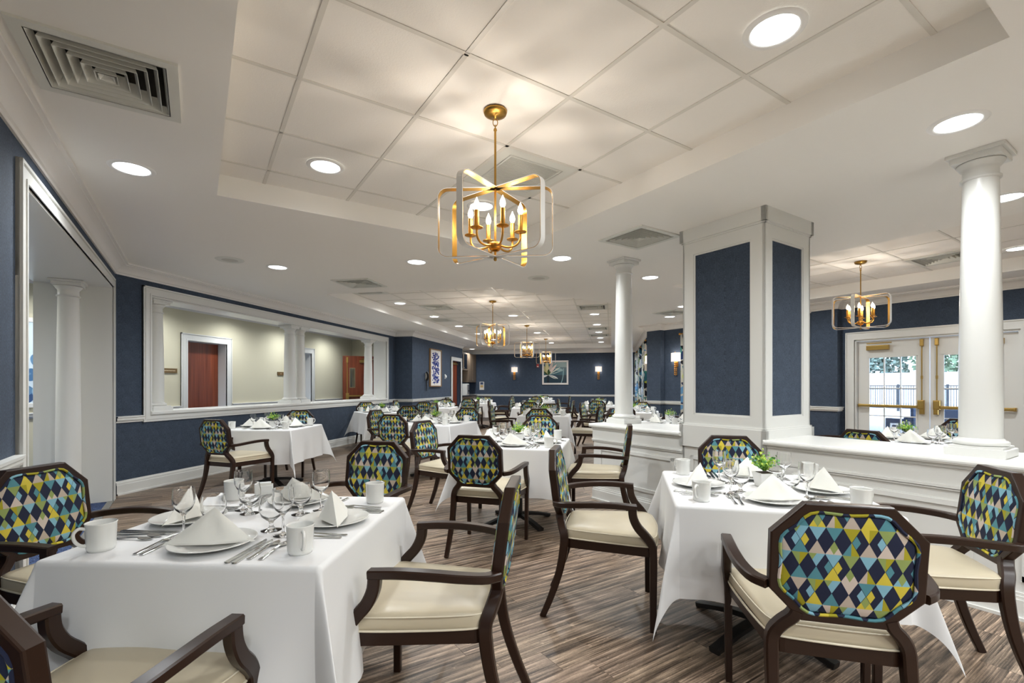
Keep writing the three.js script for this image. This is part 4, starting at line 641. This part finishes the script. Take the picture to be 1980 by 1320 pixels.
function fromGrid(pos, uv, idx, crease = 0.8) { const g = new THREE.BufferGeometry(); g.setAttribute('position', new THREE.Float32BufferAttribute(pos, 3)); if (uv) g.setAttribute('uv', new THREE.Float32BufferAttribute(uv, 2)); g.setIndex(idx); g.computeVertexNormals(); const o = crease ? toCreasedNormals(g, crease) : g.toNonIndexed(); if (!uv) o.setAttribute('uv', new THREE.Float32BufferAttribute(new Float32Array(o.attributes.position.count * 2), 2)); return o; }
function leanGeo(g) { const p = g.attributes.position; for (let i = 0; i < p.count; i++) { const y = p.getY(i) + CY; p.setXYZ(i, p.getX(i), y, p.getZ(i) + lean(y)); } g.computeVertexNormals(); return g; }
const chairGeo = (() => {
  const o = {};
  const outer = octo(0.217, 0.198, 0.120, 0.096), inner = octo(0.189, 0.170, 0.105, 0.085);
  const sh = new THREE.Shape(outer.map((p) => new THREE.Vector2(...p))); sh.holes.push(new THREE.Path(inner.map((p) => new THREE.Vector2(...p))));
  o.frame = leanGeo(new THREE.ExtrudeGeometry(sh, { depth: 0.030, bevelEnabled: true, bevelThickness: 0.006, bevelSize: 0.005, bevelOffset: -0.005, bevelSegments: 2 }).translate(0, 0, -0.015));
  { // padded back, both faces
    const pts = []; inner.forEach((p, i) => { const q = inner[(i + 1) % 8]; for (let k = 0; k < 5; k++) pts.push([p[0] + (q[0] - p[0]) * k / 5, p[1] + (q[1] - p[1]) * k / 5]); });
    const n = pts.length, pos = [], uv = [], idx = [], ring = [[0, 0.030], [0.5, 0.028], [0.8, 0.024], [0.93, 0.02], [0.985, 0.012], [1.0, 0.002]];
    const all = [...ring, ...ring.slice().reverse().map(([a, b]) => [a, -b])];
    for (const [s, z] of all) for (const [a, b] of pts) { pos.push(a * s, b * s, -z); uv.push(a * s + 0.25, b * s + 0.22); }
    for (let r = 0; r < all.length - 1; r++) for (let i = 0; i < n; i++) { const a = r * n + i, b = r * n + (i + 1) % n; idx.push(a, b, a + n, b, b + n, a + n); }
    o.back = leanGeo(fromGrid(pos, uv, idx, 0)); const g2 = o.back; o.back = toCreasedNormals(g2, 1.2);
    const pip = []; for (const z of [-0.02, 0.02]) { const t = tube(octo(0.185, 0.166, 0.103, 0.083).flatMap(([a, b], i, A) => { const q = A[(i + 1) % 8]; return [[a, b, z], [a + (q[0] - a) * 0.5, b + (q[1] - b) * 0.5, z]]; }), 0.0055, 64, 6, true); const p = t.attributes.position, u = t.attributes.uv; for (let i = 0; i < p.count; i++) u.setXY(i, p.getX(i) * 0.7 + 0.1, p.getY(i) * 0.7 + 0.3); pip.push(t); }
    o.piping = leanGeo(merge(pip));
  }
  { // seat cushion
    const out = []; const c = 0.05, corner = (cx, cz, a0) => { for (let i = 0; i <= 5; i++) { const a = (a0 + i * 18) * R; out.push([cx + c * Math.cos(a), cz + c * Math.sin(a)]); } };
    corner(0.205 - c, 0.225 - c, 0); corner(-0.205 + c, 0.225 - c, 90); corner(-0.262 + c, -0.27 + c, 180); for (let i = 1; i < 6; i++) { const t = i / 6; out.push([-0.21 + 0.42 * t, -0.27 - 0.02 * Math.sin(Math.PI * t)]); } corner(0.262 - c, -0.27 + c, 270);
    const n = out.length, pos = [], idx = [], rings = [[0.985, 0.440], [1.0, 0.448], [1.0, 0.485], [0.985, 0.496], [0.94, 0.503], [0.75, 0.511], [0.45, 0.516], [0, 0.518]];
    for (const [s, y] of rings) for (const [a, b] of out) pos.push(a * s, y, b * s - 0.01 * (1 - s));
    for (let r = 0; r < rings.length - 1; r++) for (let i = 0; i < n; i++) { const a = r * n + i, b = r * n + (i + 1) % n; idx.push(a, a + n, b, b, a + n, b + n); }
    for (let i = 1; i < n - 1; i++) idx.push(0, i, i + 1);
    o.seat = fromGrid(pos, null, idx, 1.0);
    const loop = (s, y, r) => tube(out.filter((_, i) => i % 2 === 0).map(([a, b]) => [a * s, y, b * s]), r, 60, 6, true);
    o.welt = merge([loop(1.004, 0.446, 0.0042), loop(0.994, 0.492, 0.0028)]);
    const railO = out.map(([a, b]) => [a * 0.995, b * 0.995]), ri = out.map(([a, b]) => [a * 0.90, b * 0.90]);
    o.rail = slab(railO, [ri], 0.392, 0.441);
  }
  const side = (sx) => {
    const m = (p) => p.map(([x, y, z]) => [x * sx, y, z]);
    return {
      rear: bar(m([[0.207, 0, 0.345], [0.203, 0.12, 0.295], [0.199, 0.26, 0.25], [0.197, 0.38, 0.228], [0.193, 0.455, 0.224], [0.170, 0.50, 0.240], [0.140, 0.535, 0.252], [0.130, 0.56, 0.257]]), 0.040, 0.046, [0, 0, 1], 22, true, (t) => 0.72 + 0.28 * Math.min(1, t * 2.2)),
      front: bar(m([[0.258, 0, -0.25], [0.260, 0.2, -0.25], [0.262, 0.41, -0.25], [0.266, 0.46, -0.243], [0.274, 0.505, -0.212], [0.279, 0.55, -0.172], [0.281, 0.60, -0.148], [0.281, 0.655, -0.142]]), 0.036, 0.044, [0, 0, 1], 24, true, (t) => 0.74 + 0.26 * Math.min(1, t * 1.8)),
      arm: bar(m([[0.281, 0.654, -0.163], [0.286, 0.660, -0.06], [0.286, 0.658, 0.06], [0.276, 0.650, 0.16], [0.252, 0.642, 0.235], [0.216, 0.638, 0.268]]), 0.042, 0.030, [0, 1, 0], 16),
    };
  };
  o.l = side(-1); o.r = side(1);
  return o;
})();
const chairProto = (() => {
  const g = thing('dining_chair', 'x', 'chair', [0, 0, 0]);
  part('seat', chairGeo.seat, M.vinyl, g).add(part('welt', chairGeo.welt, M.welt, g)); part('seat_rail', chairGeo.rail, M.chairWood, g);
  part('back_frame', chairGeo.frame, M.chairWood, g); const b = part('backrest', chairGeo.back, fabric, g); b.add(part('piping', chairGeo.piping, fabric, g));
  for (const s of [chairGeo.l, chairGeo.r]) { part('leg', s.rear, M.chairWood, g); part('leg', s.front, M.chairWood, g); part('armrest', s.arm, M.chairWood, g); }
  return g;
})();
let chairs = 0;
function chair(x, z, deg, label) {
  const d = `diamond-print armchair, ${label}`;
  if (!chairs++) { chairProto.position.set(x, 0, z); chairProto.rotation.y = deg * R; chairProto.userData.label = d; chairProto.userData.group = 'octagon-back dining armchairs'; return; }
  dup(chairProto, [x, 0, z], deg * R, d, 'octagon-back dining armchairs');
}
// ---------------------------------------------------------------- table with cloth
const HT = 0.456, TOPY = 0.756;
function clothGeo(sd, drop) {
  const rho = 0.018, H0 = HT - rho, arc = rho * Math.PI / 2, L = H0 + arc + drop, pos = [], uv = [], idx = [], p1 = sd * 2.1, p2 = sd * 1.3 + 1, half = [];
  for (let i = 0; i <= 12; i++) half.push(H0 * i / 12); for (let i = 1; i <= 5; i++) half.push(H0 + arc * i / 5); for (let i = 1; i <= 30; i++) half.push(H0 + arc + drop * i / 30);
  const grid = [...half.slice(1).reverse().map((v) => -v), ...half], n = grid.length;
  for (let j = 0; j < n; j++) for (let i = 0; i < n; i++) {
    const a = grid[i], b = grid[j], sa = Math.sign(a) || 1, sb = Math.sign(b) || 1, da = Math.max(Math.abs(a) - H0, 0), db = Math.max(Math.abs(b) - H0, 0); let x = a, y = TOPY, z = b;
    if (da > 0 || db > 0) {
      const r = Math.hypot(da, db), th = Math.atan2(db, da), phi = th / (Math.PI / 2), r2 = Math.max(r - arc, 0), q = r2 / drop, ks = sa * 3 + sb * 5, k = Math.min(r, arc) / rho;
      const hz = rho * Math.sin(k), vt = rho * (1 - Math.cos(k));
      const wave = (u, s) => (0.020 * Math.sin(u * 11 + p1 + s * 2) + 0.012 * Math.sin(u * 23 + p2 + s)) * Math.min(1, q) * q;
      const mid = Math.pow(Math.sin(Math.PI * phi), 1.25), bend = 0.31 + 0.05 * Math.sin(ks + p1), fl = 0.05, sk = 0.10 * Math.sin(ks * 1.7 + p2);
      const bx_ = r2 * (fl * (1 - phi) + bend * mid * (0.72 + sk)), bz_ = r2 * (fl * phi + bend * mid * (0.72 - sk));
      const ox = hz * Math.cos(th) + bx_ + wave(b, sa) * Math.pow(1 - phi, 3), oz = hz * Math.sin(th) + bz_ + wave(a, sb + 4) * Math.pow(phi, 3);
      x = sa * (Math.min(Math.abs(a), H0) + ox); z = sb * (Math.min(Math.abs(b), H0) + oz); if (da === 0) x = a; if (db === 0) z = b;
      const h = Math.hypot(bx_, bz_); y = Math.max(0.02, TOPY - vt - Math.sqrt(Math.max(r2 * r2 - Math.min(h, r2 * 0.7) ** 2, 0)));
    }
    pos.push(x, y, z); uv.push(a, b);
  }
  for (let j = 0; j < n - 1; j++) for (let i = 0; i < n - 1; i++) { const a = j * n + i; idx.push(a, a + n, a + 1, a + 1, a + n, a + n + 1); }
  const g = new THREE.BufferGeometry(); g.setAttribute('position', new THREE.Float32BufferAttribute(pos, 3)); g.setAttribute('uv', new THREE.Float32BufferAttribute(uv, 2)); g.setIndex(idx); g.computeVertexNormals(); return g;
}
const cloths = [0.2, 1.1, 2.3].map((s) => clothGeo(s, 0.40));
const clothLong = clothGeo(0.7, 0.43);
const tableProto = (() => {
  const g = thing('pedestal_table', 'x', 'table', [0, 0, 0]);
  part('tabletop', rb(0.872, 0.026, 0.872, 0.004, 0, 0.738, 0), M.black, g); part('pedestal', lathe([[0, 0.05], [0.05, 0.05], [0.045, 0.1], [0.04, 0.6], [0.09, 0.72], [0.09, 0.725], [0, 0.725]], 20), M.black, g);
  for (let i = 0; i < 4; i++) { const b = part('foot', bar([[0.03, 0.075, 0], [0.2, 0.055, 0], [0.34, 0.022, 0], [0.37, 0.016, 0]], 0.055, 0.03, [0, 1, 0], 8), M.black, g); b.rotation.y = (45 + i * 90) * R; }
  return g;
})();
// ---- tableware
const plateG = lathe([[0, 0.004], [0.07, 0.004], [0.073, 0], [0.08, 0], [0.085, 0.007], [0.128, 0.017], [0.132, 0.019], [0.132, 0.021], [0.127, 0.021], [0.088, 0.011], [0.078, 0.008], [0, 0.008]], 48);
const cupG = lathe([[0, 0.002], [0.028, 0.002], [0.03, 0], [0.036, 0], [0.039, 0.01], [0.0405, 0.05], [0.042, 0.086], [0.0438, 0.09], [0.041, 0.091], [0.038, 0.085], [0.036, 0.02], [0.03, 0.008], [0, 0.007]], 32);
const handleG = tube([[0.039, 0.075, 0], [0.056, 0.079, 0], [0.069, 0.066, 0], [0.066, 0.043, 0], [0.053, 0.026, 0], [0.039, 0.02, 0]], 0.0052, 20, 8);
const wineG = lathe([[0, 0.003], [0.01, 0.002], [0.033, 0], [0.0335, 0.002], [0.012, 0.006], [0.0045, 0.014], [0.004, 0.05], [0.005, 0.07], [0.009, 0.077], [0.026, 0.094], [0.0345, 0.115], [0.0365, 0.135], [0.034, 0.170], [0.0335, 0.1705], [0.0328, 0.170], [0.0352, 0.135], [0.0330, 0.115], [0.025, 0.096], [0.006, 0.083], [0, 0.081]], 28);
const waterG = lathe([[0, 0.004], [0.01, 0.003], [0.036, 0], [0.0365, 0.002], [0.014, 0.008], [0.008, 0.016], [0.008, 0.03], [0.014, 0.037], [0.034, 0.054], [0.0425, 0.078], [0.0425, 0.098], [0.0375, 0.128], [0.037, 0.1285], [0.0363, 0.128], [0.0410, 0.098], [0.0410, 0.078], [0.0325, 0.056], [0.010, 0.043], [0, 0.042]], 28);
function napkinGeo(ax, az, h, wl, wr, fz, bz, tw) {
  const A = [ax, h, az], Lp = [-wl, 0.012, 0.03 + tw], F = [0.015, 0.012, fz], Rp = [wr, 0.012, 0.03 - tw], B = [0.0, 0.011, bz], pos = [], idx = [], n = 8;
  const face = (P, Qp, bul) => { const e1 = new THREE.Vector3(...P).sub(new THREE.Vector3(...A)), e2 = new THREE.Vector3(...Qp).sub(new THREE.Vector3(...A)), N = new THREE.Vector3().crossVectors(e1, e2).normalize(); const base = pos.length / 3; for (let i = 0; i <= n; i++) for (let j = 0; j <= i; j++) { const u = i / n, v = i ? j / i : 0, b = bul * Math.sin(Math.PI * v) * u * (1.15 - u) * 2; for (let c = 0; c < 3; c++) pos.push(A[c] + e1.getComponent(c) * u * (1 - v) + e2.getComponent(c) * u * v + N.getComponent(c) * b); } const at = (i, j) => base + i * (i + 1) / 2 + j; for (let i = 0; i < n; i++) for (let j = 0; j <= i; j++) { idx.push(at(i, j), at(i + 1, j), at(i + 1, j + 1)); if (j < i) idx.push(at(i, j), at(i + 1, j + 1), at(i, j + 1)); } };
  face(Lp, F, 0.012); face(F, Rp, 0.012); face(Rp, B, 0.010); face(B, Lp, 0.010);
  // folded hem lying under the front faces
  const hem = (P, Qp) => { const b = pos.length / 3, k = 0.16; for (const [X, f] of [[P, 1.05], [Qp, 1.05], [Qp, 1.05], [P, 1.05]]) pos.push(X[0] * f, 0, X[2] * f); pos[(b + 2) * 3 + 1] = pos[(b + 3) * 3 + 1] = 0.02; pos[b * 3 + 1] = pos[(b + 1) * 3 + 1] = 0.009; for (const q of [2, 3]) for (const c of [0, 2]) pos[(b + q) * 3 + c] = pos[(b + q) * 3 + c] * (1 - k * 0.5) + A[c] * k * 0.5; idx.push(b, b + 1, b + 2, b, b + 2, b + 3); };
  hem(Lp, F); hem(F, Rp);
  const g = new THREE.BufferGeometry(); g.setAttribute('position', new THREE.Float32BufferAttribute(pos, 3)); g.setIndex(idx); g.computeVertexNormals(); const o = toCreasedNormals(g, 0.9); o.setAttribute('uv', new THREE.Float32BufferAttribute(new Float32Array(o.attributes.position.count * 2), 2)); return o;
}
const napkins = [napkinGeo(0, -0.01, 0.118, 0.135, 0.135, 0.046, -0.06, 0), napkinGeo(-0.02, 0.0, 0.122, 0.12, 0.14, 0.042, -0.055, 0.008), napkinGeo(0.02, -0.015, 0.112, 0.14, 0.12, 0.05, -0.05, -0.008)];
function flat(shape, h, bend) { const g = new THREE.ExtrudeGeometry(shape, { depth: h, bevelEnabled: true, bevelThickness: 0.0006, bevelSize: 0.0006, bevelSegments: 1, curveSegments: 6 }); g.rotateX(-Math.PI / 2); const p = g.attributes.position; for (let i = 0; i < p.count; i++) p.setY(i, p.getY(i) + 0.0008 + bend(-p.getZ(i))); g.computeVertexNormals(); return g; }
const forkG = (() => { const s = new THREE.Shape(); s.moveTo(-0.007, -0.095); s.quadraticCurveTo(0, -0.1, 0.007, -0.095); s.lineTo(0.0045, -0.05); s.lineTo(0.003, 0.02); s.quadraticCurveTo(0.012, 0.032, 0.012, 0.045); s.lineTo(0.0115, 0.095); const tn = 4, tw = 0.0034, gp = (0.023 - tn * tw) / (tn - 1); for (let i = 0; i < tn; i++) { const x1 = 0.0115 - i * (tw + gp), x0 = x1 - tw; s.lineTo(x1, 0.095); s.lineTo(x0, 0.095); if (i < tn - 1) { s.lineTo(x0, 0.058); s.lineTo(x0 - gp, 0.058); } } s.lineTo(-0.012, 0.045); s.quadraticCurveTo(-0.012, 0.032, -0.003, 0.02); s.lineTo(-0.0045, -0.05); s.closePath(); return flat(s, 0.002, (y) => 0.006 * Math.exp(-(((y - 0.015) / 0.03) ** 2)) + (y > 0.05 ? (y - 0.05) * 0.12 : 0)); })();
const knifeG = (() => { const s = new THREE.Shape(); s.moveTo(-0.008, -0.11); s.quadraticCurveTo(0, -0.116, 0.008, -0.11); s.lineTo(0.0065, -0.01); s.lineTo(0.0085, 0.0); s.lineTo(0.0085, 0.08); s.quadraticCurveTo(0.006, 0.105, -0.006, 0.112); s.lineTo(-0.007, 0.0); s.lineTo(-0.0065, -0.01); s.closePath(); return flat(s, 0.0026, () => 0); })();
const spoonG = (() => { const s = new THREE.Shape(); s.moveTo(-0.007, -0.085); s.quadraticCurveTo(0, -0.09, 0.007, -0.085); s.lineTo(0.0045, -0.045); s.lineTo(0.003, 0.03); s.bezierCurveTo(0.02, 0.04, 0.019, 0.075, 0, 0.085); s.bezierCurveTo(-0.019, 0.075, -0.02, 0.04, -0.003, 0.03); s.lineTo(-0.0045, -0.045); s.closePath(); return flat(s, 0.0018, (y) => 0.006 * Math.exp(-(((y - 0.02) / 0.025) ** 2)) + (y > 0.04 ? (y - 0.06) * (y - 0.06) * 6 : 0)); })();
const protos = {};
function ware(kind, pos, turn, label, make, group) { if (!protos[kind]) { protos[kind] = make(); const o = protos[kind]; o.position.set(...pos); o.rotation.y = turn; o.userData.label = label; o.userData.group = group; return o; } return dup(protos[kind], pos, turn, label, group); }
const mk = {
  plate: () => single('dinner_plate', plateG, M.china, 'x', 'plate'), napkin0: () => single('folded_napkin', napkins[0], M.napkin, 'x', 'napkin'), napkin1: () => single('folded_napkin', napkins[1], M.napkin, 'x', 'napkin'), napkin2: () => single('folded_napkin', napkins[2], M.napkin, 'x', 'napkin'),
  cup: () => { const g = thing('coffee_cup', 'x', 'cup'); part('bowl', cupG, M.china, g); part('handle', handleG, M.china, g); return g; },
  wine: () => single('wine_glass', wineG, M.glass, 'x', 'glass'), water: () => single('water_goblet', waterG, M.glass, 'x', 'glass'),
  fork: () => single('fork', forkG, M.steel, 'x', 'fork'), knife: () => single('knife', knifeG, M.steel, 'x', 'knife'), spoon: () => single('spoon', spoonG, M.steel, 'x', 'spoon'),
  plant: () => {
    const g = thing('potted_plant', 'x', 'plant'); const pot = new THREE.CylinderGeometry(0.062, 0.046, 0.075, 4, 1); pot.rotateY(Math.PI / 4); pot.translate(0, 0.0375, 0); const pg = pot.toNonIndexed(); pg.computeVertexNormals(); part('pot', pg, M.china, g); part('soil', bx(0.06, 0.003, 0.06, 0, 0.0755, 0), std(0x3b2f26, 0.9), g);
    const sets = [[], [], []];
    for (let i = 0; i < 64; i++) { const a = rnd() * 6.283, r = Math.sqrt(rr(0.02, 1)), hx = Math.cos(a) * r * 0.078, hz = Math.sin(a) * r * 0.078, hy = 0.075 + rr(0.055, 0.115) * (1.12 - r * 0.5); for (let k = 0; k < 7; k++) { const t = 0.2 + 0.8 * k / 6, L = rr(0.010, 0.017), l = new THREE.PlaneGeometry(L * 0.8, L, 1, 2); l.attributes.position.setX(4, 0); l.attributes.position.setX(5, 0.0005); l.translate(0, L / 2, 0); l.rotateX(rr(0.3, 1.2)); l.rotateY(rnd() * 6.3); l.translate(hx * t * (0.5 + 0.5 * t), 0.075 + (hy - 0.075) * t, hz * t * (0.5 + 0.5 * t)); sets[(i + (k > 4 ? 1 : 0)) % 3].push(l); } }
    part('leaves', sets[0], M.leaf, g).userData.kind = 'stuff'; part('leaves', sets[1], M.leaf2, g).userData.kind = 'stuff'; part('leaves', sets[2], M.leaf3, g).userData.kind = 'stuff'; return g;
  },
};
let tables = 0;
const sideName = ['near-side', 'right-hand', 'far-side', 'left-hand'];
function diningTable(o) {
  const { c, rot = 0, name, lvl, cloth = 0, skip = '' } = o, th = rot * R, y = TOPY + 0.001, cs = Math.cos(th), sn = Math.sin(th);
  const at = (x, z, k) => { const a = th + k * Math.PI / 2; return [c[0] + x * Math.cos(a) + z * Math.sin(a), y, c[1] - x * Math.sin(a) + z * Math.cos(a)]; };
  if (!tables++) { tableProto.position.set(c[0], 0, c[1]); tableProto.rotation.y = th; tableProto.userData.label = `black pedestal of ${name}`; tableProto.userData.group = 'cloth-covered dining tables'; } else dup(tableProto, [c[0], 0, c[1]], th, `black pedestal of ${name}`, 'cloth-covered dining tables');
  const m = single('tablecloth', cloth === 'long' ? clothLong : cloths[(tables + cloth) % 3], M.cloth, `white cloth draped over ${name}`, 'tablecloth', [c[0], 0, c[1]], th + ((tables % 4) * Math.PI / 2), 'white tablecloths');
  const P = (s) => `${s} place of ${name}`;
  for (let k = 0; k < 4; k++) {
    const pl = P(sideName[k]), a = th + k * Math.PI / 2, j = () => rr(-0.012, 0.012);
    const px = j(), pz = 0.292 + j() * 0.6;
    ware('plate', at(px, pz, k), a, `white dinner plate, ${pl}`, mk.plate, 'dinner plates');
    const q = at(px, pz, k); q[1] += 0.0082; const nk = Math.floor(rnd() * 3); ware('napkin' + nk, q, a + rr(-0.4, 0.4), `white folded napkin, ${pl}`, mk['napkin' + nk], 'folded napkins');
    ware('cup', at(0.335 + j(), 0.335 + j(), k), a + rr(-1.2, 0.6), `white coffee cup, ${pl}`, mk.cup, 'coffee cups');
    ware('wine', at(0.175 + j(), 0.172 + j(), k), 0, `stemmed wine glass, ${pl}`, mk.wine, 'wine glasses');
    if (lvl < 3) ware('water', at(0.112 + j() * 0.5, 0.112 + j() * 0.5, k), 0, `short water goblet, ${pl}`, mk.water, 'water goblets');
    if (lvl < 2) {
      ware('fork', at(-0.158, 0.305 + j(), k), a + rr(-0.05, 0.05), `inner fork, ${pl}`, mk.fork, 'forks'); ware('fork', at(-0.188, 0.295 + j(), k), a + rr(-0.05, 0.05), `outer fork, ${pl}`, mk.fork, 'forks');
      ware('knife', at(0.155, 0.325 + j() * 0.5, k), a + rr(-0.03, 0.03), `inner knife, ${pl}`, mk.knife, 'knives'); ware('knife', at(0.178, 0.325 + j() * 0.5, k), a + rr(-0.03, 0.03), `outer knife, ${pl}`, mk.knife, 'knives');
      ware('spoon', at(0.205, 0.325 + j() * 0.5, k), a + rr(-0.04, 0.04), `inner spoon, ${pl}`, mk.spoon, 'spoons'); ware('spoon', at(0.24, 0.325 + j() * 0.5, k), a + rr(-0.04, 0.04), `outer spoon, ${pl}`, mk.spoon, 'spoons');
    }
  }
  if (o.plant !== false) ware('plant', at(o.plant ? o.plant[0] : 0.0, o.plant ? o.plant[1] : 0, 0), th + 0.3, `small green plant in white pot on ${name}`, mk.plant, 'table plants');
  if (o.caddy) { const g = thing('packet_holder', `white china packet holder with paper packets on ${name}`, 'holder', at(...o.caddy, 0), th + 0.5); part('tray', [rb(0.075, 0.008, 0.05, 0.002, 0, 0.004, 0), rb(0.075, 0.06, 0.006, 0.002, 0, 0.03, 0.022), rb(0.075, 0.06, 0.006, 0.002, 0, 0.03, -0.022)], M.china, g); for (let i = 0; i < 6; i++) part('packet', bx(0.058, 0.062, 0.0035, 0, 0.04, -0.015 + i * 0.006), i % 2 ? M.napkin : std(0xd8dde4, 0.6), g); }
  for (const [k, dist, off, tw] of o.seats || []) { const p = at(off || 0, dist, k); chair(p[0], p[2], (th / R) + k * 90 + (tw || 0), `${sideName[k]} seat of ${name}`); }
}
const t1 = 'the foreground table by the doorway', t2 = 'the foreground table below the pillar', t3 = 'the mid-aisle table before the half wall', t4 = 'the table along the opened wall';
diningTable({ c: [-1.36, -1.66], rot: 8.5, name: t1, lvl: 1, cloth: 'long', plant: false, caddy: [-0.22, -0.40] });
diningTable({ c: [0.755, -2.715], rot: -2, name: t2, lvl: 1, cloth: 1, plant: [0.04, -0.06] });
diningTable({ c: [-0.87, -4.48], name: t3, lvl: 1, cloth: 2, plant: [0, -0.05] });
diningTable({ c: [-4.33, -5.52], rot: 10, name: t4, lvl: 1 });
chair(-2.31, -1.74, -87, `wall side of ${t1}, facing its cup`);
chair(-1.27, -0.95, 5, `cut off in the bottom corner at ${t1}`);
chair(-0.675, -1.80, 96, `side-on, back to the aisle at ${t1}`);
chair(-1.53, -2.66, 179, `far side of ${t1}`);
chair(0.745, -1.99, -4, `back towards viewer at ${t2}`);
chair(1.40, -2.58, 84, `between ${t2} and the panelled wall`);
chair(-0.03, -2.88, -91, `aisle side of ${t2}, side-on`);
chair(0.84, -3.52, 177, `against the pillar at ${t2}`);
chair(-0.98, -3.76, -5, `back towards viewer at ${t3}`);
chair(-1.66, -4.70, -104, `turned, blue edged, at ${t3}`);
chair(-0.13, -4.69, 90, `side-on by the half wall at ${t3}`);
chair(-0.83, -5.70, 189, `far side of ${t3}`);
chair(-4.24, -4.80, -8, `back towards viewer at ${t4}`);
chair(-4.58, -6.22, 194, `far side of ${t4}`);
diningTable({ c: [-2.5, -6.62], rot: -8, name: 'the second aisle table', lvl: 2, seats: [[0, 0.62, -0.13], [2, 0.80], [3, 0.74]] });
diningTable({ c: [-4.6, -9.1], rot: 45, name: 'the cornerwise table under the opening', lvl: 2, seats: [[2, 0.85], [1, 0.85], [0, 0.9, 0.1]] });
diningTable({ c: [-4.28, -11.35], rot: 6, name: 'the table beside the phone wall', lvl: 2, seats: [[0, 0.75], [1, 0.75], [2, 0.78], [3, 0.75]] });
diningTable({ c: [-1.2, -8.8], rot: 3, name: 'the table behind the slim column end', lvl: 2, seats: [[3, 0.72], [1, 0.72, 0, -15], [2, 0.8], [0, 0.82]] });
diningTable({ c: [-1.95, -11.75], rot: 8, name: 'the table under the middle chandelier', lvl: 2, seats: [[0, 0.75], [1, 0.75], [2, 0.78], [3, 0.75]] });
diningTable({ c: [-0.35, -13.4], rot: 0, name: 'the far table by the window wall', lvl: 2, seats: [[0, 0.75], [1, 0.78], [2, 0.78], [3, 0.8]] });
diningTable({ c: [0.45, -10.3], rot: -12, name: 'the table seen just past the slim column', lvl: 2, seats: [[0, 0.78], [1, 0.75], [2, 0.78], [3, 0.8]] });
diningTable({ c: [-4.05, -14.4], rot: 0, name: 'the far table by the wooden door', lvl: 2, seats: [[0, 0.75], [1, 0.75], [2, 0.78], [3, 0.72]] });
diningTable({ c: [-2.5, -17.2], rot: 0, name: 'the farthest table below the flower picture', lvl: 3, seats: [[0, 0.75], [1, 0.75], [2, 0.78], [3, 0.75]] });
diningTable({ c: [0.85, -7.35], rot: -45, name: 'the side-room table beyond the far half wall', lvl: 2, seats: [[0, 0.8], [1, 0.8], [2, 0.8], [3, 0.8]] });
diningTable({ c: [2.95, -5.35], rot: -45, name: 'the side-room table by the glazed doors', lvl: 2, seats: [[0, 0.9, 0, -10], [2, 0.95]], plant: [-0.1, 0.1] });
chair(2.62, -6.4, -107, 'side-on beyond the pillar before the glazed doors');

renderer.render(scene, camera);
